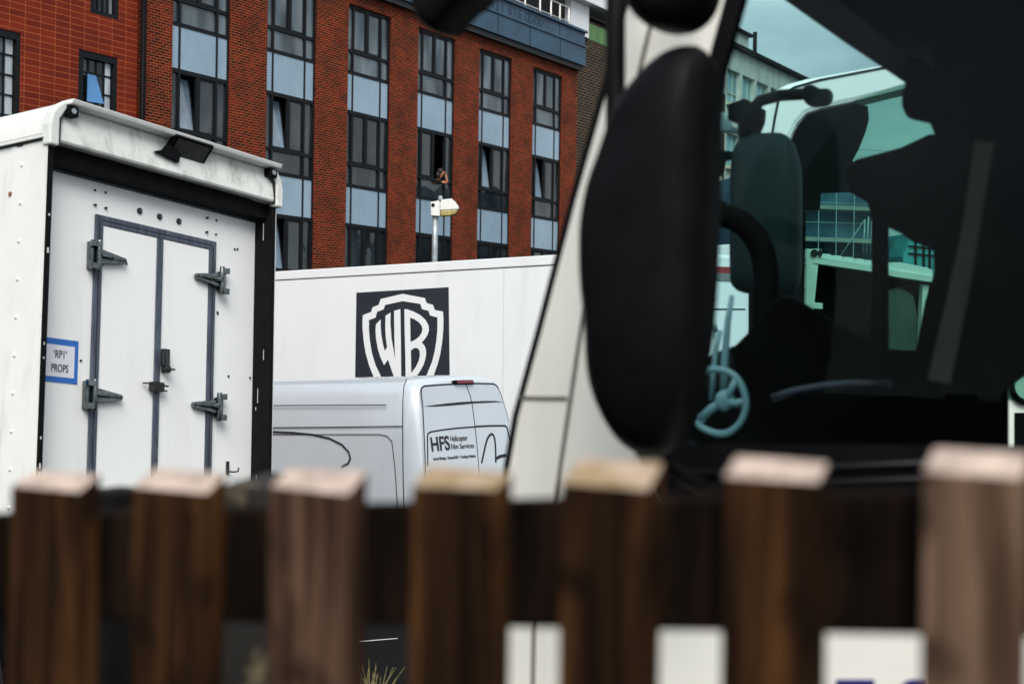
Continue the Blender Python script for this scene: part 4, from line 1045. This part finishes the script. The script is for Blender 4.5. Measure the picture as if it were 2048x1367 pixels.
ipart('indicator_bracket', [(1422, 210), (1432, 222), (1452, 226), (1458, 250), (1488, 262), (1480, 268), (1435, 262), (1424, 240)], 5.5, .05, GALV)
ipart('mirror_stay', [(1428, 300), (1445, 300), (1475, 304), (1475, 318), (1448, 320), (1445, 340), (1430, 360), (1418, 350)], 5.44, .03)

# ------------------------------------------------------------------ second lorry beyond, through the window
L2D = 7.6
L2 = Fr(W(1600, 400, L2D), (1, .0, 0), (0, 0, 1)); g2 = gz(8)-L2.O.z
lor2 = thing('second_lorry', L2.at(.6, g2, -1), 'second white lorry parked beyond, its rounded roof corner seen through the tinted window', 'lorry')
wpx = [(1515, 420), (1517, 270), (1524, 216), (1545, 184), (1574, 168), (1614, 157), (1680, 145), (1746, 133), (1900, 108), (2100, 90), (2100, 150), (1900, 160), (1808, 180), (1709, 205), (1643, 219), (1614, 229), (1596, 249), (1583, 278), (1575, 420)]
mb = MB(); mb.ppx(L2, wpx, 0, -.3); mb.build('cab_shell', mat('lorry_white', (.80, .82, .82), .3), lor2, bevel=.03)
mb = MB(); rline(mb, L2, [(1560, 185), (1556, 205), (1550, 235), (1541, 290)], .014, .004); rline(mb, L2, [(1572, 184), (1590, 174), (1640, 160), (1760, 137), (1900, 114)], .012, .0045); mb.build('panel_gap', SEAM_SHADE, lor2)
dwin = [(1577, 420), (1584, 278), (1597, 250), (1615, 230), (1644, 220), (1710, 206), (1736, 213), (1738, 240), (1730, 268), (1718, 298), (1705, 322), (1748, 350), (1748, 388), (1700, 384), (1642, 386), (1640, 420)]
mb = MB(); mb.ppx(L2, dwin, -.03, -.05); mb.build('side_window', BLACK_IN, lor2)
mb = MB(); mb.ppx(L2, [(1500, 430), (1575, 425), (1612, 425), (1607, 700), (1500, 700)], -.05, -.1); mb.build('lower_door', BLACK_IN, lor2)
mb = MB(); mb.ppx(L2, [(1730, 700), (2300, 700), (2300, 1000), (1730, 1000)], -.1, -.16); mb.build('chassis_panel', BLACK_IN, lor2)
mb = MB(); mb.ppx(L2, [(1990, 735), (2300, 735), (2300, 900), (1990, 900)], 0, -.04); ep = mb.build('body_panel', WHITE_CAB, lor2)
mb = MB(); a, b = L2.px(2052, 770, .01)
mb.tube([L2.at(a+.08*math.cos(t*math.pi/12), b+.09*math.sin(t*math.pi/12), .02) for t in range(24)], .017, 8, True); mb.build('filler_ring', BLACK_PLASTIC, ep)
mb = MB(); mb.ppx(L2, [(2030, 825), (2200, 825), (2200, 900), (2030, 900)], .01, .001); mb.build('dark_vent', BLACK_IN, ep)
for k in (-.2, -1.8): wheel(lor2, L2.at(1.2, g2+.45, k), L2.n if k > -1 else -L2.n, .45, .26)
mb = MB(); mb.box(L2, .2, 3.2, g2+.6, g2+.75, -.2, -1.9); mb.build('chassis', BLACK, lor2)

# ------------------------------------------------------------------ open backed box lorry beyond it
L3 = Fr(W(1640, 500, 13), (1, .12, 0), (0, 0, 1)); g3 = gz(14)-L3.O.z
lor3 = thing('box_body_lorry', L3.at(.6, g3, -1), 'pale green tinted box lorry with riveted corner post and ridged roof, behind the far window', 'lorry')
mb = MB(); mb.ppx(L3, [(1614, 497), (1640, 500), (1628, 620), (1627, 640), (1612, 640)], .03, -.1)
mb.ppx(L3, [(1550, 500), (1612, 499), (1610, 640), (1550, 640)], 0, -.06)
mb.ppx(L3, [(1628, 604), (1646, 606), (1646, 618), (1628, 617)], .04, .0)
mb.build('corner_post', WHITE_BOX, lor3, bevel=.006)
mb = MB(); rline(mb, L3, [(1601, 520), (1603, 570), (1604, 640)], .01, .004); rline(mb, L3, [(1550, 520), (1612, 520)], .012, .0045); rline(mb, L3, [(1550, 530), (1612, 531)], .012, .0045); mb.build('panel_gap', SEAM_SHADE, lor3)
mb = MB()
for x, y in ((1604, 525), (1605, 539), (1607, 575), (1603, 610)): a, b = L3.px(x, y, .005); mb.ball(L3.at(a, b, .005), .022)
mb.build('rivets', WHITE_BOX, lor3)
mb = MB(); mb.ppx(L3, [(1628, 515), (1745, 531), (1790, 541), (1872, 553), (1872, 565), (1790, 553), (1745, 543), (1628, 526)], .04, -.1); mb.build('top_rail', WHITE_BOX, lor3)
mb = MB()
for i in range(7):
    x = 1642+i*22; y = 507+i*3.2
    mb.ppx(L3, [(x, y+9), (x+2, y), (x+15, y+.5), (x+22, y+3), (x+22, y+12)], .0, -3.5)
mb.ppx(L3, [(1770, 525), (1800, 524), (1855, 535), (1865, 540), (1865, 553), (1770, 538)], .01, -3.5)
mb.build('ridged_roof', mat('roof_white', (.82, .84, .84), .5), lor3)
mb = MB(); mb.ppx(L3, [(1628, 497), (1643, 498), (1645, 516), (1628, 514)], .045, -.05); em = mb.build('emblem_plate', WHITE_BOX, lor3)
mb = MB(); a, b = L3.px(1633, 506, .05); mb.disc(L3, a-.02, b, .055, .046, .035, 12); a, b = L3.px(1640, 506, .05); mb.plate(L3, [(a-.03, b), (a, b+.04), (a+.03, b), (a, b-.04)], .055, .046); mb.build('emblem_mark', HOLE, em)
mb = MB(); mb.ppx(L3, [(1629, 527), (1745, 544), (1872, 566), (1872, 800), (1629, 800)], -.15, -.2); mb.build('dark_opening', BLACK_IN, lor3)
mb = MB(); mb.ppx(L3, [(1765, 585), (1800, 572), (1830, 590), (1838, 640), (1836, 720), (1765, 715)], -.08, -.14); mb.build('hanging_liner', GREEN_DK, lor3, bevel=.03)
mb = MB(); mb.ppx(L3, [(1846, 568), (1858, 570), (1846, 690), (1840, 690)], -.02, -.1); mb.build('right_post', WHITE_BOX, lor3)
mb = MB(); mb.box(L3, -.3, 2.0, g3+.5, g3+.8, 0, -3.5); mb.build('chassis', BLACK, lor3)
for k in (-.5, -3.0): wheel(lor3, L3.at(.8, g3+.42, k), (0, -1, 0), .42, .26)

# white van sliver with a red band, left edge of the window
L4 = Fr(W(1440, 600, 11), (1, .3, 0), (0, 0, 1)); g4 = gz(11.5)-L4.O.z
van2 = thing('red_striped_van', L4.at(.1, g4, -.6), 'white van with a dark red band, glimpsed at the left edge of the cab window', 'van')
a0, a1 = L4.px(1360, 600)[0], L4.px(1500, 600)[0]
zt = L4.px(1440, 508)[1]
mb = MB(); mb.plate(L4, [(a0, g4+.3), (a1, g4+.3), (a1, zt-.1), (a1-.05, zt), (a0+.05, zt), (a0, zt-.1)], 0, -1.7); mb.build('body', mat('van_white', (.78, .82, .86), .3), van2, bevel=.03)
mb = MB(); mb.box(L4, a0+.01, a1-.01, L4.px(1440, 546)[1], L4.px(1440, 533)[1], .004, .0005); mb.build('red_band', ORANGE_RED, van2)
mb = MB(); mb.box(L4, a0+.01, a1-.01, L4.px(1440, 562)[1], L4.px(1440, 547)[1], .005, .0005); mb.build('grey_strip', mat('strip_grey', (.15, .17, .18), .5), van2)
mb = MB(); rline(mb, L4, [(1370, 618), (1490, 618)], .01, .004); mb.build('panel_gap', SEAM_SHADE, van2)
mb = MB(); mb.tube([L4.at(*L4.px(1425, 636, .05), .05), L4.at(*L4.px(1432, 664, .05), .05)], .02, 8); mb.build('door_handle', GALV, van2)
for k in (-.2, -1.5): wheel(van2, L4.at(0, g4+.33, k), (0, -1, 0), .33, .2)

# ------------------------------------------------------------------ picket fence in front
pL = W(92, 985, 1.47); pR = W(1945, 960, 1.04)
uf = pR-pL; uf.z = 0
FF = Fr(Vector((pL.x, pL.y, CH)), uf, (0, 0, 1))
fen = thing('picket_fence', FF.at(.4, -CH, 0), 'brown timber picket fence with pale sawn tops, nearest to the camera', 'fence')
TH = .032
spec_ = [((20, 158), 976, 940, WOOD_DARK, ENDGRAIN), ((264, 412), 978, 938, WOOD_DARK, ENDGRAIN), ((536, 698), 979, 934, WOOD_MID, ENDGRAIN),
         ((820, 992), 973, 932, WOOD_DARK, ENDMOSS), ((1122, 1298), 970, 920, WOOD_DARK, ENDMOSS), ((1443, 1636), 962, 912, WOOD_DARK, ENDGRAIN), ((1848, 2046), 948, 899, WOOD_PALE, ENDGRAIN),
         ((-215, -75), 985, 940, WOOD_DARK, ENDGRAIN), ((2320, 2540), 950, 870, WOOD_MID, ENDGRAIN)]
labs = {3: 'picket with a mossy greenish top', 6: 'pale weathered picket'}
for i, ((x0, x1), yf, yb, wm, em_) in enumerate(spec_):
    a0 = FF.px(x0, yf)[0]; a1 = FF.px(x1, yf)[0]
    bf = FF.px((x0+x1)/2, yf)[1]; bb = FF.px((x0+x1)/2+14, yb, -TH)[1]
    mb = MB(); rr = random.Random(i)
    j = lambda s=.0015: rr.uniform(-s, s)
    lo = -CH+.08
    F_ = [FF.at(a0+j(), lo, 0), FF.at(a1+j(), lo, 0), FF.at(a1+j(), bf+j(.002), 0), FF.at(a0+j(), bf+j(.002), 0)]
    B_ = [FF.at(a0, lo, -TH), FF.at(a1, lo, -TH), FF.at(a1, bb+j(.002), -TH), FF.at(a0, bb+j(.002), -TH)]
    bv = [mb.bm.verts.new(v) for v in F_+B_]
    for q, mi in (((0, 1, 2, 3), 0), ((7, 6, 5, 4), 0), ((0, 4, 5, 1), 0), ((1, 5, 6, 2), 0), ((3, 7, 4, 0), 0), ((2, 6, 7, 3), 1)):
        f = mb.bm.faces.new([bv[z] for z in q]); f.material_index = mi
    o = mb.build('picket', [wm, em_], fen, bevel=.003)
    if i in labs: o['label'] = labs[i]
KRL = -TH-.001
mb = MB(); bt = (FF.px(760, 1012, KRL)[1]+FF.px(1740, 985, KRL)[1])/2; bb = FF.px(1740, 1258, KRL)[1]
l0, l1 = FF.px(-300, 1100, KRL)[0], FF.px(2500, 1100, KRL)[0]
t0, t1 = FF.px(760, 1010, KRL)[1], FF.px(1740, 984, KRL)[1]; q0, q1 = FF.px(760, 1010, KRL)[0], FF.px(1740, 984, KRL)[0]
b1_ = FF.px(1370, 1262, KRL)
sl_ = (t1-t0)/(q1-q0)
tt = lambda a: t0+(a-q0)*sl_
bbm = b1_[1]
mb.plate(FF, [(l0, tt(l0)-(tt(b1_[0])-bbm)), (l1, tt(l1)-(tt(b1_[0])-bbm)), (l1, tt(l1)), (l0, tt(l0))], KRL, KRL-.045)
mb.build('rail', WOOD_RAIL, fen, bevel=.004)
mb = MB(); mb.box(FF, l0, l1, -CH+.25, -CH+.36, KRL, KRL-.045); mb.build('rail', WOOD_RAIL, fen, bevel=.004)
KP = -.42
a0, a1 = FF.px(441, 1000, KP)[0], FF.px(562, 1000, KP)[0]; bt = FF.px(500, 968, KP)[1]
mb = MB(); mb.prism([FF.at(a0, -CH, KP), FF.at(a0, bt-.004, KP), FF.at(a0, bt+.008, KP-.1), FF.at(a0, -CH, KP-.1)], FF.u*(a1-a0))
tag(mb.build('post', LICHEN, fen, bevel=.006), 'mossy post between two pickets')
a0, a1 = FF.px(150, 1000, KP)[0], FF.px(224, 1000, KP)[0]; bt = FF.px(200, 984, KP)[1]
mb = MB(); mb.box(FF, a0, a1, -CH, bt, KP, KP-.09); mb.build('post', BLACK, fen, bevel=.006)
